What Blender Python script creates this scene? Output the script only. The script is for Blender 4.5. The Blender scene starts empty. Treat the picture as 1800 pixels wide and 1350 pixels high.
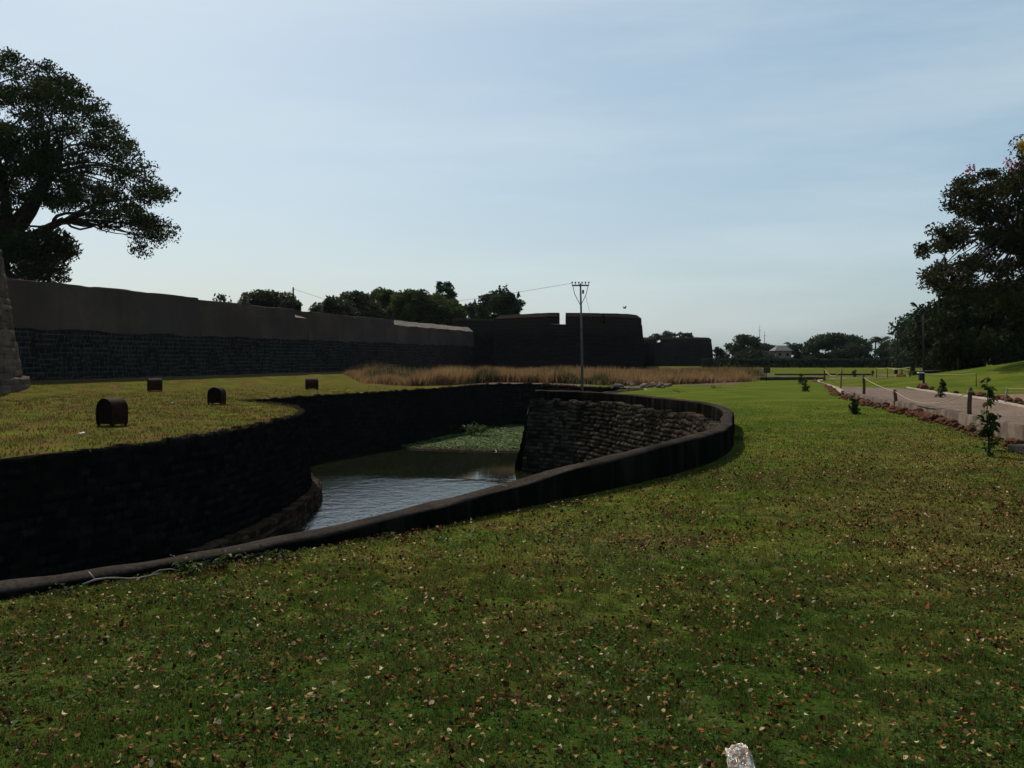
import bpy, math, random
import numpy as np
from mathutils import Vector, Matrix
from mathutils.geometry import delaunay_2d_cdt

S = bpy.context.scene
COL = S.collection
R = math.radians
rng = np.random.default_rng(7)
random.seed(7)

# ------------------------------------------------------------------ camera
EYE = 1.6
F = 1700.0            # focal length in pixels of the 1800 px wide photograph
HOR = 630.0           # horizon row
cd = bpy.data.cameras.new("camera")
cam = bpy.data.objects.new("camera", cd)
COL.objects.link(cam)
cam.location = (0, 0, EYE)
cam.rotation_euler = (R(90), 0, 0)
cd.sensor_width = 36.0
cd.lens = F / 1800 * 36
cd.shift_y = -(675 - HOR) / 1800
cd.clip_end = 6000
S.camera = cam

# ------------------------------------------------------------------ light
SUN_EL, SUN_AZ = 47.0, -25.0        # azimuth measured from the view axis, negative = left
wd = bpy.data.worlds.new("World")
S.world = wd
wd.use_nodes = True
wn, wl = wd.node_tree.nodes, wd.node_tree.links
bg = wn["Background"]
bg.inputs[1].default_value = 0.060
sky = wn.new("ShaderNodeTexSky")
sky.sky_type = 'NISHITA'
sky.sun_disc = False
sky.sun_elevation = R(SUN_EL)
sky.sun_rotation = R(SUN_AZ)
sky.air_density = 1.0
sky.dust_density = 2.0
sky.ozone_density = 0.8
tc = wn.new("ShaderNodeTexCoord")
mp = wn.new("ShaderNodeMapping")
mp.inputs["Scale"].default_value = (1.0, 1.6, 7.0)
mp.inputs["Rotation"].default_value = (R(6), R(-4), R(20))
wl.new(tc.outputs["Generated"], mp.inputs["Vector"])
cn = wn.new("ShaderNodeTexNoise")
cn.inputs["Scale"].default_value = 1.5
cn.inputs["Detail"].default_value = 7
cn.inputs["Roughness"].default_value = 0.55
wl.new(mp.outputs[0], cn.inputs["Vector"])
cr = wn.new("ShaderNodeMapRange")
cr.inputs[1].default_value = 0.44; cr.inputs[2].default_value = 0.74; cr.inputs[3].default_value = 0.0; cr.inputs[4].default_value = 0.55
wl.new(cn.outputs[0], cr.inputs[0])
hm_ = wn.new("ShaderNodeMix"); hm_.data_type = 'RGBA'
hm_.inputs[0].default_value = 0.34
hm_.inputs[7].default_value = (5.3, 8.6, 10.8, 1)
wl.new(sky.outputs[0], hm_.inputs[6])
cm = wn.new("ShaderNodeMix")
cm.data_type = 'RGBA'
cm.inputs[7].default_value = (8.4, 9.6, 10.0, 1)
wl.new(cr.outputs[0], cm.inputs[0])
wl.new(hm_.outputs[2], cm.inputs[6])
wl.new(cm.outputs[2], bg.inputs[0])

sl = bpy.data.lights.new("sun", 'SUN')
sl.energy = 4.6
sl.angle = R(0.5)
sl.color = (1.0, 0.93, 0.80)
sun = bpy.data.objects.new("sun", sl)
COL.objects.link(sun)
sd = Vector((math.sin(R(SUN_AZ)) * math.cos(R(SUN_EL)), math.cos(R(SUN_AZ)) * math.cos(R(SUN_EL)), math.sin(R(SUN_EL))))
sun.rotation_euler = sd.to_track_quat('Z', 'Y').to_euler()
sun.location = (-20, 40, 60)

S.view_settings.view_transform = 'Standard'
S.view_settings.look = 'None'
S.view_settings.exposure = 0.46
S.view_settings.gamma = 1.0

# ------------------------------------------------------------------ helpers
def P(px, py, d):
    """Point at distance d along the view axis that shows at pixel (px, py) of the 1800x1350 photograph."""
    return Vector(((px - 900) / F * d, d, EYE - (py - HOR) / F * d))

def smooth(a, b, x):
    t = np.clip((np.asarray(x, float) - a) / (b - a), 0, 1)
    return t * t * (3 - 2 * t)

def vnoise(x, y, seed=0):
    x = np.asarray(x, float); y = np.asarray(y, float)
    x, y = np.broadcast_arrays(x, y)
    xi = np.floor(x).astype(np.int64); yi = np.floor(y).astype(np.int64)
    xf = x - xi; yf = y - yi
    xf = xf * xf * (3 - 2 * xf); yf = yf * yf * (3 - 2 * yf)
    def h(a, b):
        n = (a * 374761393 + b * 668265263 + seed * 1274126177) & 0x7fffffff
        n = ((n ^ (n >> 13)) * 1274126177) & 0x7fffffff
        return ((n ^ (n >> 16)) & 0xffff) / 65535.0
    return (h(xi, yi) * (1 - xf) + h(xi + 1, yi) * xf) * (1 - yf) + (h(xi, yi + 1) * (1 - xf) + h(xi + 1, yi + 1) * xf) * yf

def fbm(x, y, seed=0, o=4):
    v = 0; a = 0.5
    for k in range(o):
        v = v + a * vnoise(np.asarray(x) * 2 ** k, np.asarray(y) * 2 ** k, seed + k * 17)
        a *= 0.5
    return v / (1 - 0.5 ** o)

def link(name, me, mat, parent=None):
    o = bpy.data.objects.new(name, me)
    COL.objects.link(o)
    if mat is not None:
        me.materials.append(mat)
    if parent is not None:
        o.parent = parent
    return o

def mesh_np(name, v, f, mat, parent=None, attrs=None, flat=True):
    """fast mesh from arrays: v (N,3), f (M,k)"""
    v = np.ascontiguousarray(v, np.float32); f = np.ascontiguousarray(f, np.int32)
    me = bpy.data.meshes.new(name)
    me.vertices.add(len(v)); me.vertices.foreach_set("co", v.ravel())
    k = f.shape[1]
    me.loops.add(f.size); me.loops.foreach_set("vertex_index", f.ravel())
    me.polygons.add(len(f))
    me.polygons.foreach_set("loop_start", np.arange(0, f.size, k, dtype=np.int32))
    me.polygons.foreach_set("loop_total", np.full(len(f), k, np.int32))
    if not flat:
        me.polygons.foreach_set("use_smooth", np.ones(len(f), bool))
    me.update(calc_edges=True)
    for n, a in (attrs or {}).items():
        at = me.attributes.new(n, 'FLOAT', 'POINT')
        at.data.foreach_set("value", np.ascontiguousarray(a, np.float32))
    return link(name, me, mat, parent)

class MB:
    def __init__(s): s.v = []; s.f = []
    def add(s, vs, fs):
        b = len(s.v); s.v += [tuple(p) for p in vs]; s.f += [tuple(b + i for i in q) for q in fs]
    def box(s, c, h, rz=0.0, tilt=0.0, jit=0.0):
        M_ = Matrix.Rotation(rz, 3, 'Z') @ Matrix.Rotation(tilt, 3, 'X')
        vs = []
        for sx in (-1, 1):
            for sy in (-1, 1):
                for sz in (-1, 1):
                    p = M_ @ Vector((sx * h[0], sy * h[1], sz * h[2])) + Vector(c)
                    vs.append(p + Vector((random.uniform(-jit, jit), random.uniform(-jit, jit), random.uniform(-jit, jit))))
        s.add(vs, [(0, 1, 3, 2), (4, 6, 7, 5), (0, 4, 5, 1), (2, 3, 7, 6), (0, 2, 6, 4), (1, 5, 7, 3)])
    def tube(s, pts, rad, n=8, cap=True):
        pts = [Vector(p) for p in pts]
        if not hasattr(rad, '__len__'): rad = [rad] * len(pts)
        vs = []; fs = []
        t0 = (pts[1] - pts[0]).normalized()
        u = t0.orthogonal().normalized()
        for i, p in enumerate(pts):
            t = (pts[min(i + 1, len(pts) - 1)] - pts[max(i - 1, 0)])
            t = t.normalized() if t.length > 1e-9 else t0
            u = (u - t * u.dot(t)).normalized()
            w = t.cross(u)
            for k in range(n):
                a = 2 * math.pi * k / n
                vs.append(p + (u * math.cos(a) + w * math.sin(a)) * rad[i])
        for i in range(len(pts) - 1):
            for k in range(n):
                fs.append((i * n + k, i * n + (k + 1) % n, (i + 1) * n + (k + 1) % n, (i + 1) * n + k))
        if cap:
            fs.append(tuple(reversed(range(n)))); fs.append(tuple((len(pts) - 1) * n + k for k in range(n)))
        s.add(vs, fs)
    def build(s, name, mat, parent=None, smooth_=False, bevel=0.0):
        me = bpy.data.meshes.new(name)
        me.from_pydata([tuple(p) for p in s.v], [], s.f)
        me.validate()
        if smooth_:
            me.polygons.foreach_set("use_smooth", [True] * len(me.polygons))
        me.update()
        o = link(name, me, mat, parent)
        if bevel:
            m = o.modifiers.new("bevel", 'BEVEL'); m.width = bevel; m.segments = 2; m.limit_method = 'ANGLE'
        return o

def tag(o, label, cat, group=None):
    o["label"] = label; o["category"] = cat
    if group: o["group"] = group
    return o

def thing(name, label, cat, loc=(0, 0, 0), rz=0.0, group=None):
    o = bpy.data.objects.new(name, None)
    COL.objects.link(o)
    o.empty_display_size = 0.3
    o.location = loc; o.rotation_euler = (0, 0, rz)
    return tag(o, label, cat, group)

def struct(o, kind='structure'):
    o["kind"] = kind
    return o

def dup(root, loc, rz=0.0, sc=None, label=None, group=None):
    r = root.copy(); COL.objects.link(r)
    r.location = loc; r.rotation_euler = (0, 0, rz)
    if sc is not None: r.scale = sc
    if label: r["label"] = label
    if group: r["group"] = group
    for ch in list(root.children):
        c = ch.copy(); COL.objects.link(c); c.parent = r
        for g in ch.children:
            d = g.copy(); COL.objects.link(d); d.parent = c
    return r

def catmull(pts, step):
    pts = np.asarray(pts, float)
    q = np.vstack([2 * pts[0] - pts[1], pts, 2 * pts[-1] - pts[-2]])
    out = []
    for i in range(1, len(q) - 2):
        a, b, c, d = q[i - 1], q[i], q[i + 1], q[i + 2]
        n = max(2, int(np.linalg.norm((c - b)[:2]) / 0.15))
        t = np.linspace(0, 1, n, endpoint=False)[:, None]
        out.append(0.5 * ((2 * b) + (c - a) * t + (2 * a - 5 * b + 4 * c - d) * t ** 2 + (3 * b - a - 3 * c + d) * t ** 3))
    out.append(pts[-1:])
    return resample(np.vstack(out), step)

def resample(p, step):
    p = np.asarray(p, float)
    s = np.r_[0, np.cumsum(np.linalg.norm(np.diff(p[:, :2], axis=0), axis=1))]
    n = max(2, int(s[-1] / step) + 1)
    t = np.linspace(0, s[-1], n)
    return np.stack([np.interp(t, s, p[:, k]) for k in range(p.shape[1])], 1)

def frame(p):
    """arc length, left normals of a 2D polyline"""
    t = np.gradient(p[:, :2], axis=0)
    t /= np.linalg.norm(t, axis=1)[:, None] + 1e-12
    s = np.r_[0, np.cumsum(np.linalg.norm(np.diff(p[:, :2], axis=0), axis=1))]
    return s, np.stack([-t[:, 1], t[:, 0]], 1)

def offset(p, d):
    s, n = frame(p)
    return p[:, :2] + n * d

def in_poly(x, y, poly):
    x = np.asarray(x, float); y = np.asarray(y, float)
    r = np.zeros(x.shape, bool)
    n = len(poly)
    for i in range(n):
        x0, y0 = poly[i]; x1, y1 = poly[(i + 1) % n]
        if y0 == y1: continue
        c = ((y0 > y) != (y1 > y)) & (x < (x1 - x0) * (y - y0) / (y1 - y0) + x0)
        r ^= c
    return r

def grid_faces(n, m):
    i, j = np.meshgrid(np.arange(n - 1), np.arange(m - 1), indexing='ij')
    a = (i * m + j).ravel()
    return np.stack([a, a + m, a + m + 1, a + 1], 1)

# ------------------------------------------------------------------ materials
class NT:
    def __init__(s, name, rough=0.9, spec=0.2):
        s.mat = bpy.data.materials.new(name)
        s.mat.use_nodes = True
        s.nt = s.mat.node_tree
        s.b = s.nt.nodes["Principled BSDF"]
        s.b.inputs["Roughness"].default_value = rough
        s.b.inputs["Specular IOR Level"].default_value = spec
        s.geo = s.nt.nodes.new("ShaderNodeNewGeometry")
        s.tc = s.nt.nodes.new("ShaderNodeTexCoord")
    def new(s, t): return s.nt.nodes.new(t)
    def lk(s, a, b): s.nt.links.new(a, b)
    def put(s, sock, v):
        if isinstance(v, bpy.types.NodeSocket): s.lk(v, sock)
        elif isinstance(v, (tuple, list)) and len(v) == 3 and sock.type == 'RGBA': sock.default_value = (*v, 1)
        else: sock.default_value = v
    @property
    def pos(s): return s.geo.outputs["Position"]
    @property
    def obj(s): return s.tc.outputs["Object"]
    def mapv(s, vec, scale=(1, 1, 1), rot=(0, 0, 0)):
        m = s.new("ShaderNodeMapping"); s.put(m.inputs["Vector"], vec)
        m.inputs["Scale"].default_value = scale; m.inputs["Rotation"].default_value = rot
        return m.outputs[0]
    def noise(s, vec, scale, detail=4, rough=0.55, dist=0.0):
        n = s.new("ShaderNodeTexNoise"); s.put(n.inputs["Vector"], vec)
        n.inputs["Scale"].default_value = scale; n.inputs["Detail"].default_value = detail
        n.inputs["Roughness"].default_value = rough; n.inputs["Distortion"].default_value = dist
        return n.outputs[0]
    def voro(s, vec, scale, feat='F1'):
        n = s.new("ShaderNodeTexVoronoi"); n.feature = feat; s.put(n.inputs["Vector"], vec)
        n.inputs["Scale"].default_value = scale
        return n.outputs[0]
    def attr(s, name):
        n = s.new("ShaderNodeAttribute"); n.attribute_name = name
        return n.outputs["Fac"]
    def ramp(s, fac, lo, hi, a=0.0, b=1.0):
        m = s.new("ShaderNodeMapRange"); s.put(m.inputs[0], fac)
        for k, v in zip((1, 2, 3, 4), (lo, hi, a, b)): m.inputs[k].default_value = v
        m.interpolation_type = 'SMOOTHSTEP'
        return m.outputs[0]
    def math(s, op, a, b=0.0):
        m = s.new("ShaderNodeMath"); m.operation = op; s.put(m.inputs[0], a); s.put(m.inputs[1], b)
        return m.outputs[0]
    def mix(s, fac, a, b):
        m = s.new("ShaderNodeMix"); m.data_type = 'RGBA'
        s.put(m.inputs[0], fac); s.put(m.inputs[6], a); s.put(m.inputs[7], b)
        return m.outputs[2]
    def bump(s, h, strength=0.5, dist=0.02):
        n = s.new("ShaderNodeBump"); s.put(n.inputs["Height"], h)
        n.inputs["Strength"].default_value = strength; n.inputs["Distance"].default_value = dist
        s.lk(n.outputs[0], s.b.inputs["Normal"])
    def col(s, c): s.put(s.b.inputs["Base Color"], c)

def mat_plain(name, c1, c2, scale=8, rough=0.85, spec=0.2, bump=0.3, dist=0.01, metal=0.0, world=False):
    t = NT(name, rough, spec)
    v = t.pos if world else t.obj
    t.col(t.mix(t.ramp(t.noise(v, scale), 0.3, 0.7), c1, c2))
    t.b.inputs["Metallic"].default_value = metal
    if bump: t.bump(t.noise(v, scale * 5, 5), bump, dist)
    return t.mat

def mat_rubble(name, lo, hi, joint, stain, jw=1.0, moss=None):
    t = NT(name, 0.95, 0.0)
    tone = t.attr("tone"); jt = t.attr("joint")
    c = t.mix(tone, lo, hi)
    n1 = t.noise(t.pos, 0.7, 5)
    c = t.mix(t.ramp(n1, 0.45, 0.7, 0, 0.75), c, stain)
    c = t.mix(t.ramp(t.noise(t.pos, 14, 4), 0.35, 0.7, 0, 0.55), c, tuple(x * 0.45 for x in lo))
    if moss:
        c = t.mix(t.ramp(t.noise(t.pos, 1.9, 5), 0.58, 0.72, 0, 0.6), c, moss)
    c = t.mix(t.math('MULTIPLY', t.ramp(jt, 0.45, 0.95), jw), c, joint)
    t.col(c)
    t.bump(t.noise(t.pos, 22, 6, 0.65), 0.7, 0.03)
    return t.mat

M_scarp = mat_rubble("scarp_stone", (0.0056, 0.0054, 0.0053), (0.0160, 0.0145, 0.0123), (0.0037, 0.0036, 0.0035), (0.0066, 0.0073, 0.0053), moss=(0.0085, 0.0109, 0.0053))
M_cscarp = mat_rubble("counterscarp_stone", (0.0083, 0.0073, 0.0059), (0.0626, 0.0496, 0.0366), (0.0019, 0.0019, 0.0018), (0.0099, 0.0088, 0.0070), moss=(0.0114, 0.0125, 0.0049))
M_wallstone = mat_rubble("fort_wall_stone", (0.0105, 0.0100, 0.0095), (0.0315, 0.0285, 0.0261), (0.0750, 0.0712, 0.0670), (0.0150, 0.0142, 0.0134), jw=0.6)
M_tower = mat_rubble("tower_stone", (0.075, 0.055, 0.043), (0.175, 0.130, 0.100), (0.035, 0.028, 0.024), (0.06, 0.046, 0.038))

def mat_bastion():
    t = NT("bastion_stone", 0.95, 0.0)
    v = t.mapv(t.pos, (0.6, 0.6, 2.2))
    c = t.mix(t.ramp(t.noise(v, 1.6, 6), 0.35, 0.7), (0.0087, 0.0078, 0.0081), (0.0198, 0.0168, 0.0157))
    z = t.new("ShaderNodeSeparateXYZ"); t.lk(t.pos, z.inputs[0])
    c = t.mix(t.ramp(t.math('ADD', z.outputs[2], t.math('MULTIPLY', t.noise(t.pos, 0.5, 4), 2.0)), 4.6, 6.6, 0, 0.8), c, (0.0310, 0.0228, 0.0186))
    w = t.new("ShaderNodeTexWave"); w.wave_type = 'BANDS'; w.bands_direction = 'Z'
    w.inputs["Scale"].default_value = 0.75; w.inputs["Distortion"].default_value = 2.0; w.inputs["Detail"].default_value = 3
    t.lk(t.pos, w.inputs["Vector"])
    t.col(t.mix(t.math('MULTIPLY', w.outputs[1], 0.35), c, (0.0050, 0.0048, 0.0046)))
    t.bump(t.noise(v, 5, 6), 0.9, 0.15)
    return t.mat
M_bastion = mat_bastion()

def mat_plaster():
    t = NT("weathered_plaster", 0.95, 0.0)
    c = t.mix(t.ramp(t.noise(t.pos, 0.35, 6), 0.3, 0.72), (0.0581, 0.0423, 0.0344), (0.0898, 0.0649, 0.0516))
    c = t.mix(t.ramp(t.noise(t.mapv(t.pos, (1, 1, 1.6)), 0.16, 6, 0.65), 0.42, 0.62, 0, 0.6), c, (0.044, 0.037, 0.033))
    st = t.noise(t.mapv(t.pos, (1.6, 1.6, 0.12)), 1.2, 5)
    c = t.mix(t.ramp(st, 0.5, 0.75, 0, 0.6), c, (0.0408, 0.0338, 0.0301))
    c = t.mix(t.ramp(t.noise(t.pos, 6, 5), 0.5, 0.75, 0, 0.5), c, (0.0530, 0.0432, 0.0378))
    t.col(c)
    t.bump(t.noise(t.pos, 5, 6), 0.5, 0.05)
    return t.mat
M_plaster = mat_plaster()
M_plaster_top = mat_plain("sunlit_plaster_slope", (0.0900, 0.0720, 0.0570), (0.1440, 0.1170, 0.0930), 1.2, 0.95, 0.1, 0.5, 0.05, world=True)  # paler copy of the wall plaster, sunlight put into its colour

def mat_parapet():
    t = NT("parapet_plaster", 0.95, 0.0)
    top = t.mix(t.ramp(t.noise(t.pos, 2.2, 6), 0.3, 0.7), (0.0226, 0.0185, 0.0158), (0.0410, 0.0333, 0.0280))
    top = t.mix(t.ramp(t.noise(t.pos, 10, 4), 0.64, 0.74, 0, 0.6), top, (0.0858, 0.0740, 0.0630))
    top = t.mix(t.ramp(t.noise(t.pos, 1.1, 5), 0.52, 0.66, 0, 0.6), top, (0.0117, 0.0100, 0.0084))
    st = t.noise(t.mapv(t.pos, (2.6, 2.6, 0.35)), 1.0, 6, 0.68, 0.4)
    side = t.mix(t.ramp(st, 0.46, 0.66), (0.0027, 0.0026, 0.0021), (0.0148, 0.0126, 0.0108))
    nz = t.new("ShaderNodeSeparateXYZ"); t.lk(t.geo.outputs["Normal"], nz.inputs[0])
    c = t.mix(t.ramp(nz.outputs[2], 0.35, 0.8, 0, 1), side, top)  # shade painted into the upright faces, sunlit tone into the top
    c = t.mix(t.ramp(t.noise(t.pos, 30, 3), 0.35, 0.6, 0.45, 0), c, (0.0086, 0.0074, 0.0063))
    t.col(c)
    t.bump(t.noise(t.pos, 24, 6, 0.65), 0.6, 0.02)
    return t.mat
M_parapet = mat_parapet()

def lawn_color(t):
    """green with yellowed and brown patches, in world space, shared by the lawn sheet and its blades"""
    g = t.mix(t.ramp(t.noise(t.pos, 0.5, 5, 0.6), 0.35, 0.65), (0.0444, 0.0743, 0.0097), (0.0890, 0.1005, 0.0153))
    g = t.mix(t.ramp(t.noise(t.pos, 1.7, 5, 0.62), 0.52, 0.70, 0, 0.6), g, (0.1260, 0.0814, 0.0325))
    sx = t.new("ShaderNodeSeparateXYZ"); t.lk(t.pos, sx.inputs[0])
    w = t.ramp(t.math('ADD', sx.outputs[1], t.math('MULTIPLY', sx.outputs[0], -1.35)), 14, 6, 0, 1)
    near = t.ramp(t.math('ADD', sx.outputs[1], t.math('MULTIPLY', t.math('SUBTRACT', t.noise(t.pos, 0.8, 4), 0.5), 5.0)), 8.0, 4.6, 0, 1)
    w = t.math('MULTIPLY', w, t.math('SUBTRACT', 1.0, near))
    g = t.mix(t.math('MULTIPLY', near, 0.72), g, t.mix(t.ramp(t.noise(t.pos, 1.3, 5, 0.6), 0.35, 0.65), (0.0132, 0.0389, 0.0060), (0.0356, 0.0531, 0.0123)))  # deeper green near the camera; vignette darkening put into the turf colour
    g = t.mix(t.math('MULTIPLY', w, t.ramp(t.noise(t.pos, 0.33, 5, 0.6), 0.40, 0.66, 0, 0.5)), g, (0.1223, 0.0743, 0.0347))
    return g

def mat_ground():
    t = NT("ground_turf", 0.95, 0.0)
    g = lawn_color(t)
    g = t.mix(t.ramp(t.noise(t.pos, 26, 5, 0.7), 0.3, 0.6, 0.75, 0), g, (0.0148, 0.0197, 0.0063))
    dn = t.noise(t.pos, 0.9, 6, 0.62)
    dry = t.mix(t.ramp(t.noise(t.pos, 1.1, 6, 0.65), 0.38, 0.62), (0.0974, 0.0524, 0.0238), (0.0483, 0.0456, 0.0103))
    c = t.mix(t.math('MULTIPLY', t.attr("dry"), t.ramp(dn, 0.34, 0.62)), g, dry)
    soil = t.mix(t.ramp(t.noise(t.pos, 3.1, 6, 0.65), 0.35, 0.7), (0.0705, 0.0431, 0.0356), (0.1141, 0.0771, 0.0673))
    c = t.mix(t.ramp(t.math('ADD', t.attr("soil"), t.math('MULTIPLY', t.math('SUBTRACT', t.noise(t.pos, 2.0, 5), 0.5), 0.9)), 0.35, 0.65), c, soil)
    t.col(c)
    h = t.math('ADD', t.noise(t.pos, 20, 6, 0.7), t.math('MULTIPLY', t.noise(t.pos, 3, 4), 1.5))
    t.bump(h, 0.8, 0.05)
    return t.mat
M_ground = mat_ground()

def leafy(name, a, b, trans=0.35, rough=0.6, spec=0.15, base=None, attr="tone"):
    t = NT(name, rough, spec)
    c = t.mix(t.attr(attr), a, b)
    if base is not None:
        c = t.mix(0.6, c, base(t))
    t.col(c)
    if trans:
        tr = t.new("ShaderNodeBsdfTranslucent"); t.lk(c, tr.inputs[0])
        ms = t.new("ShaderNodeMixShader"); ms.inputs[0].default_value = trans
        out = t.nt.nodes["Material Output"]
        t.lk(t.b.outputs[0], ms.inputs[1]); t.lk(tr.outputs[0], ms.inputs[2]); t.lk(ms.outputs[0], out.inputs[0])
    return t.mat

M_blade = leafy("grass_blade", (0.0180, 0.0382, 0.0077), (0.0865, 0.0935, 0.0280), 0.40, 0.8, 0.0, base=lawn_color)
M_dryblade = leafy("berm_grass_blade", (0.0422, 0.0441, 0.0097), (0.1037, 0.0531, 0.0272), 0.22, 0.8, 0.0)
M_straw = leafy("dry_straw", (0.0748, 0.0491, 0.0224), (0.2719, 0.1637, 0.0799), 0.35, 0.8, 0.0)
def mat_dead_leaf():
    m = leafy("dead_leaf", (0, 0, 0), (1, 1, 1), 0.15, 0.8, 0.02)
    nt = m.node_tree; at = [n for n in nt.nodes if n.type == 'ATTRIBUTE'][0]; mx = [n for n in nt.nodes if n.type == 'MIX'][0]
    r_ = nt.nodes.new("ShaderNodeValToRGB"); e = r_.color_ramp.elements
    e[0].position = 0.0; e[0].color = (0.0145, 0.0066, 0.0040, 1); e[1].position = 1.0; e[1].color = (0.3960, 0.3168, 0.1980, 1)
    for p_, c_ in ((.3, (0.0396, 0.0145, 0.0066, 1)), (.5, (0.1254, 0.0515, 0.0158, 1)), (.75, (0.2376, 0.1354, 0.0528, 1))):
        q = e.new(p_); q.color = c_
    nt.links.new(at.outputs["Fac"], r_.inputs[0])
    for l in list(mx.outputs[2].links):
        nt.links.new(r_.outputs[0], l.to_socket)
    return m
M_leaf_dead = mat_dead_leaf()
M_fol_big = leafy("rain_tree_leaf", (0.010, 0.016, 0.005), (0.030, 0.040, 0.012), 0.22, 0.8, 0.04)
M_fol_right = leafy("flame_tree_leaf", (0.012, 0.013, 0.005), (0.036, 0.036, 0.012), 0.18, 0.8, 0.04)
M_fol_dark = leafy("dark_evergreen_leaf", (0.007, 0.011, 0.004), (0.022, 0.032, 0.009), 0.15, 0.8, 0.04)
M_fol_wall = leafy("wall_tree_leaf", (0.0198, 0.0296, 0.0078), (0.0558, 0.0696, 0.0187), 0.3, 0.8, 0.04)
M_fol_mid = leafy("mid_green_leaf", (0.0108, 0.0180, 0.0048), (0.0360, 0.0450, 0.0120), 0.3)
M_fol_far = leafy("distant_leaf", (0.014, 0.024, 0.014), (0.038, 0.052, 0.026), 0.2, 0.8, 0.04)
M_fol_sap = leafy("sapling_leaf", (0.0108, 0.0216, 0.0048), (0.0450, 0.0660, 0.0120), 0.35, 0.6, 0.1)
M_hyacinth = leafy("water_plant_leaf", (0.0128, 0.0302, 0.0040), (0.1102, 0.1555, 0.0490), 0.3, 0.6, 0.05)
M_scum = leafy("floating_dead_stalk", (0.0960, 0.0720, 0.0420), (0.1920, 0.1500, 0.0960), 0.1)
M_pink = leafy("pink_blossom", (0.1320, 0.0120, 0.0360), (0.2520, 0.0360, 0.0840), 0.3)
M_yellow = leafy("yellow_blossom", (0.2100, 0.1200, 0.0120), (0.3300, 0.2280, 0.0240), 0.3)
M_bark = mat_plain("bark", (0.020, 0.016, 0.012), (0.050, 0.040, 0.030), 3, 0.95, 0.1, 0.8, 0.05)
M_rust = mat_plain("rusted_sheet_iron", (0.0100, 0.0055, 0.0040), (0.0290, 0.0130, 0.0080), 9, 0.85, 0.04, 0.4, 0.01)
M_rust_dark = mat_plain("black_iron", (0.006, 0.004, 0.003), (0.013, 0.008, 0.006), 9, 0.85, 0.03, 0.4, 0.01)
M_laterite = mat_plain("laterite_rock", (0.0660, 0.0216, 0.0108), (0.1920, 0.0690, 0.0330), 7, 0.95, 0.1, 1.0, 0.04)
M_greyrock = mat_plain("grey_rubble", (0.0840, 0.0780, 0.0720), (0.2160, 0.2040, 0.1920), 6, 0.95, 0.1, 0.8, 0.03)
M_wood = mat_plain("post_wood", (0.0420, 0.0240, 0.0156), (0.0900, 0.0540, 0.0330), 12, 0.9, 0.1, 0.6, 0.01)
M_rope = mat_plain("rope", (0.2040, 0.1740, 0.1020), (0.2760, 0.2400, 0.1560), 30, 0.9, 0.1, 0.3, 0.004)
M_steel = mat_plain("galvanised_steel", (0.0640, 0.0640, 0.0640), (0.1040, 0.1040, 0.1040), 6, 0.8, 0.1, 0.15, 0.003, metal=0.0)
M_darksteel = mat_plain("dark_painted_steel", (0.015, 0.015, 0.015), (0.03, 0.029, 0.028), 6, 0.8, 0.08, 0.15, 0.003)
M_porcelain = mat_plain("porcelain", (0.06, 0.05, 0.045), (0.10, 0.09, 0.08), 20, 0.3, 0.5, 0)
M_wire = mat_plain("wire", (0.04, 0.04, 0.04), (0.06, 0.06, 0.06), 4, 0.6, 0.3, 0)
M_white = mat_plain("white_scrap", (0.4200, 0.4200, 0.4080), (0.4920, 0.4920, 0.4800), 12, 0.6, 0.3, 0.3, 0.01)
M_lampglass = mat_plain("lamp_lens", (0.40, 0.42, 0.42), (0.52, 0.54, 0.54), 20, 0.25, 0.5, 0)
M_kerb = mat_plain("kerb_concrete", (0.1560, 0.1260, 0.1020), (0.2280, 0.1920, 0.1560), 5, 0.95, 0.1, 0.5, 0.02, world=True)
M_signgreen = mat_plain("sign_back", (0.012, 0.022, 0.014), (0.022, 0.034, 0.022), 6, 0.7, 0.3, 0.1, 0.002)
M_bone = mat_plain("stick_bark", (0.1440, 0.1200, 0.0960), (0.2400, 0.2100, 0.1740), 14, 0.9, 0.1, 0.5, 0.004)
M_housewall = mat_plain("pale_pink_house_paint", (0.1980, 0.1500, 0.1200), (0.2520, 0.1980, 0.1620), 1, 0.9, 0.1, 0.1, 0.02)
M_houseblue = mat_plain("blue_house_paint", (0.1020, 0.1500, 0.1800), (0.1380, 0.1920, 0.2160), 1, 0.9, 0.1, 0.1, 0.02)
M_roof = mat_plain("house_roof_sheet", (0.0105, 0.0150, 0.0215), (0.0165, 0.0225, 0.0297), 1, 0.7, 0.3, 0.2, 0.02)
M_hole = mat_plain("dark_opening", (0.010, 0.010, 0.010), (0.018, 0.018, 0.018), 2, 0.9, 0.1, 0)

def mat_path():
    t = NT("path_pavers", 0.95, 0.02)
    c = t.mix(t.ramp(t.noise(t.pos, 1.1, 6), 0.3, 0.7), (0.1204, 0.0873, 0.0710), (0.1725, 0.1265, 0.1022))
    br = t.new("ShaderNodeTexBrick")
    t.lk(t.mapv(t.pos, (1, 1, 1), (0, 0, R(78))), br.inputs["Vector"])
    br.inputs["Scale"].default_value = 4.2
    br.inputs["Mortar Size"].default_value = 0.03
    for k, v in (("Color1", (1, 1, 1, 1)), ("Color2", (0.4687, 0.4553, 0.4450, 1)), ("Mortar", (0.2083, 0.1897, 0.1684, 1))):
        br.inputs[k].default_value = v
    m = t.new("ShaderNodeMix"); m.data_type = 'RGBA'; m.blend_type = 'MULTIPLY'; m.inputs[0].default_value = 0.75
    t.lk(c, m.inputs[6]); t.lk(br.outputs[0], m.inputs[7])
    c = t.mix(t.ramp(t.noise(t.pos, 0.5, 5), 0.55, 0.75, 0, 0.45), m.outputs[2], (0.1302, 0.0790, 0.0511))
    t.col(c); t.bump(br.outputs[1], -0.4, 0.01)
    return t.mat
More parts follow.
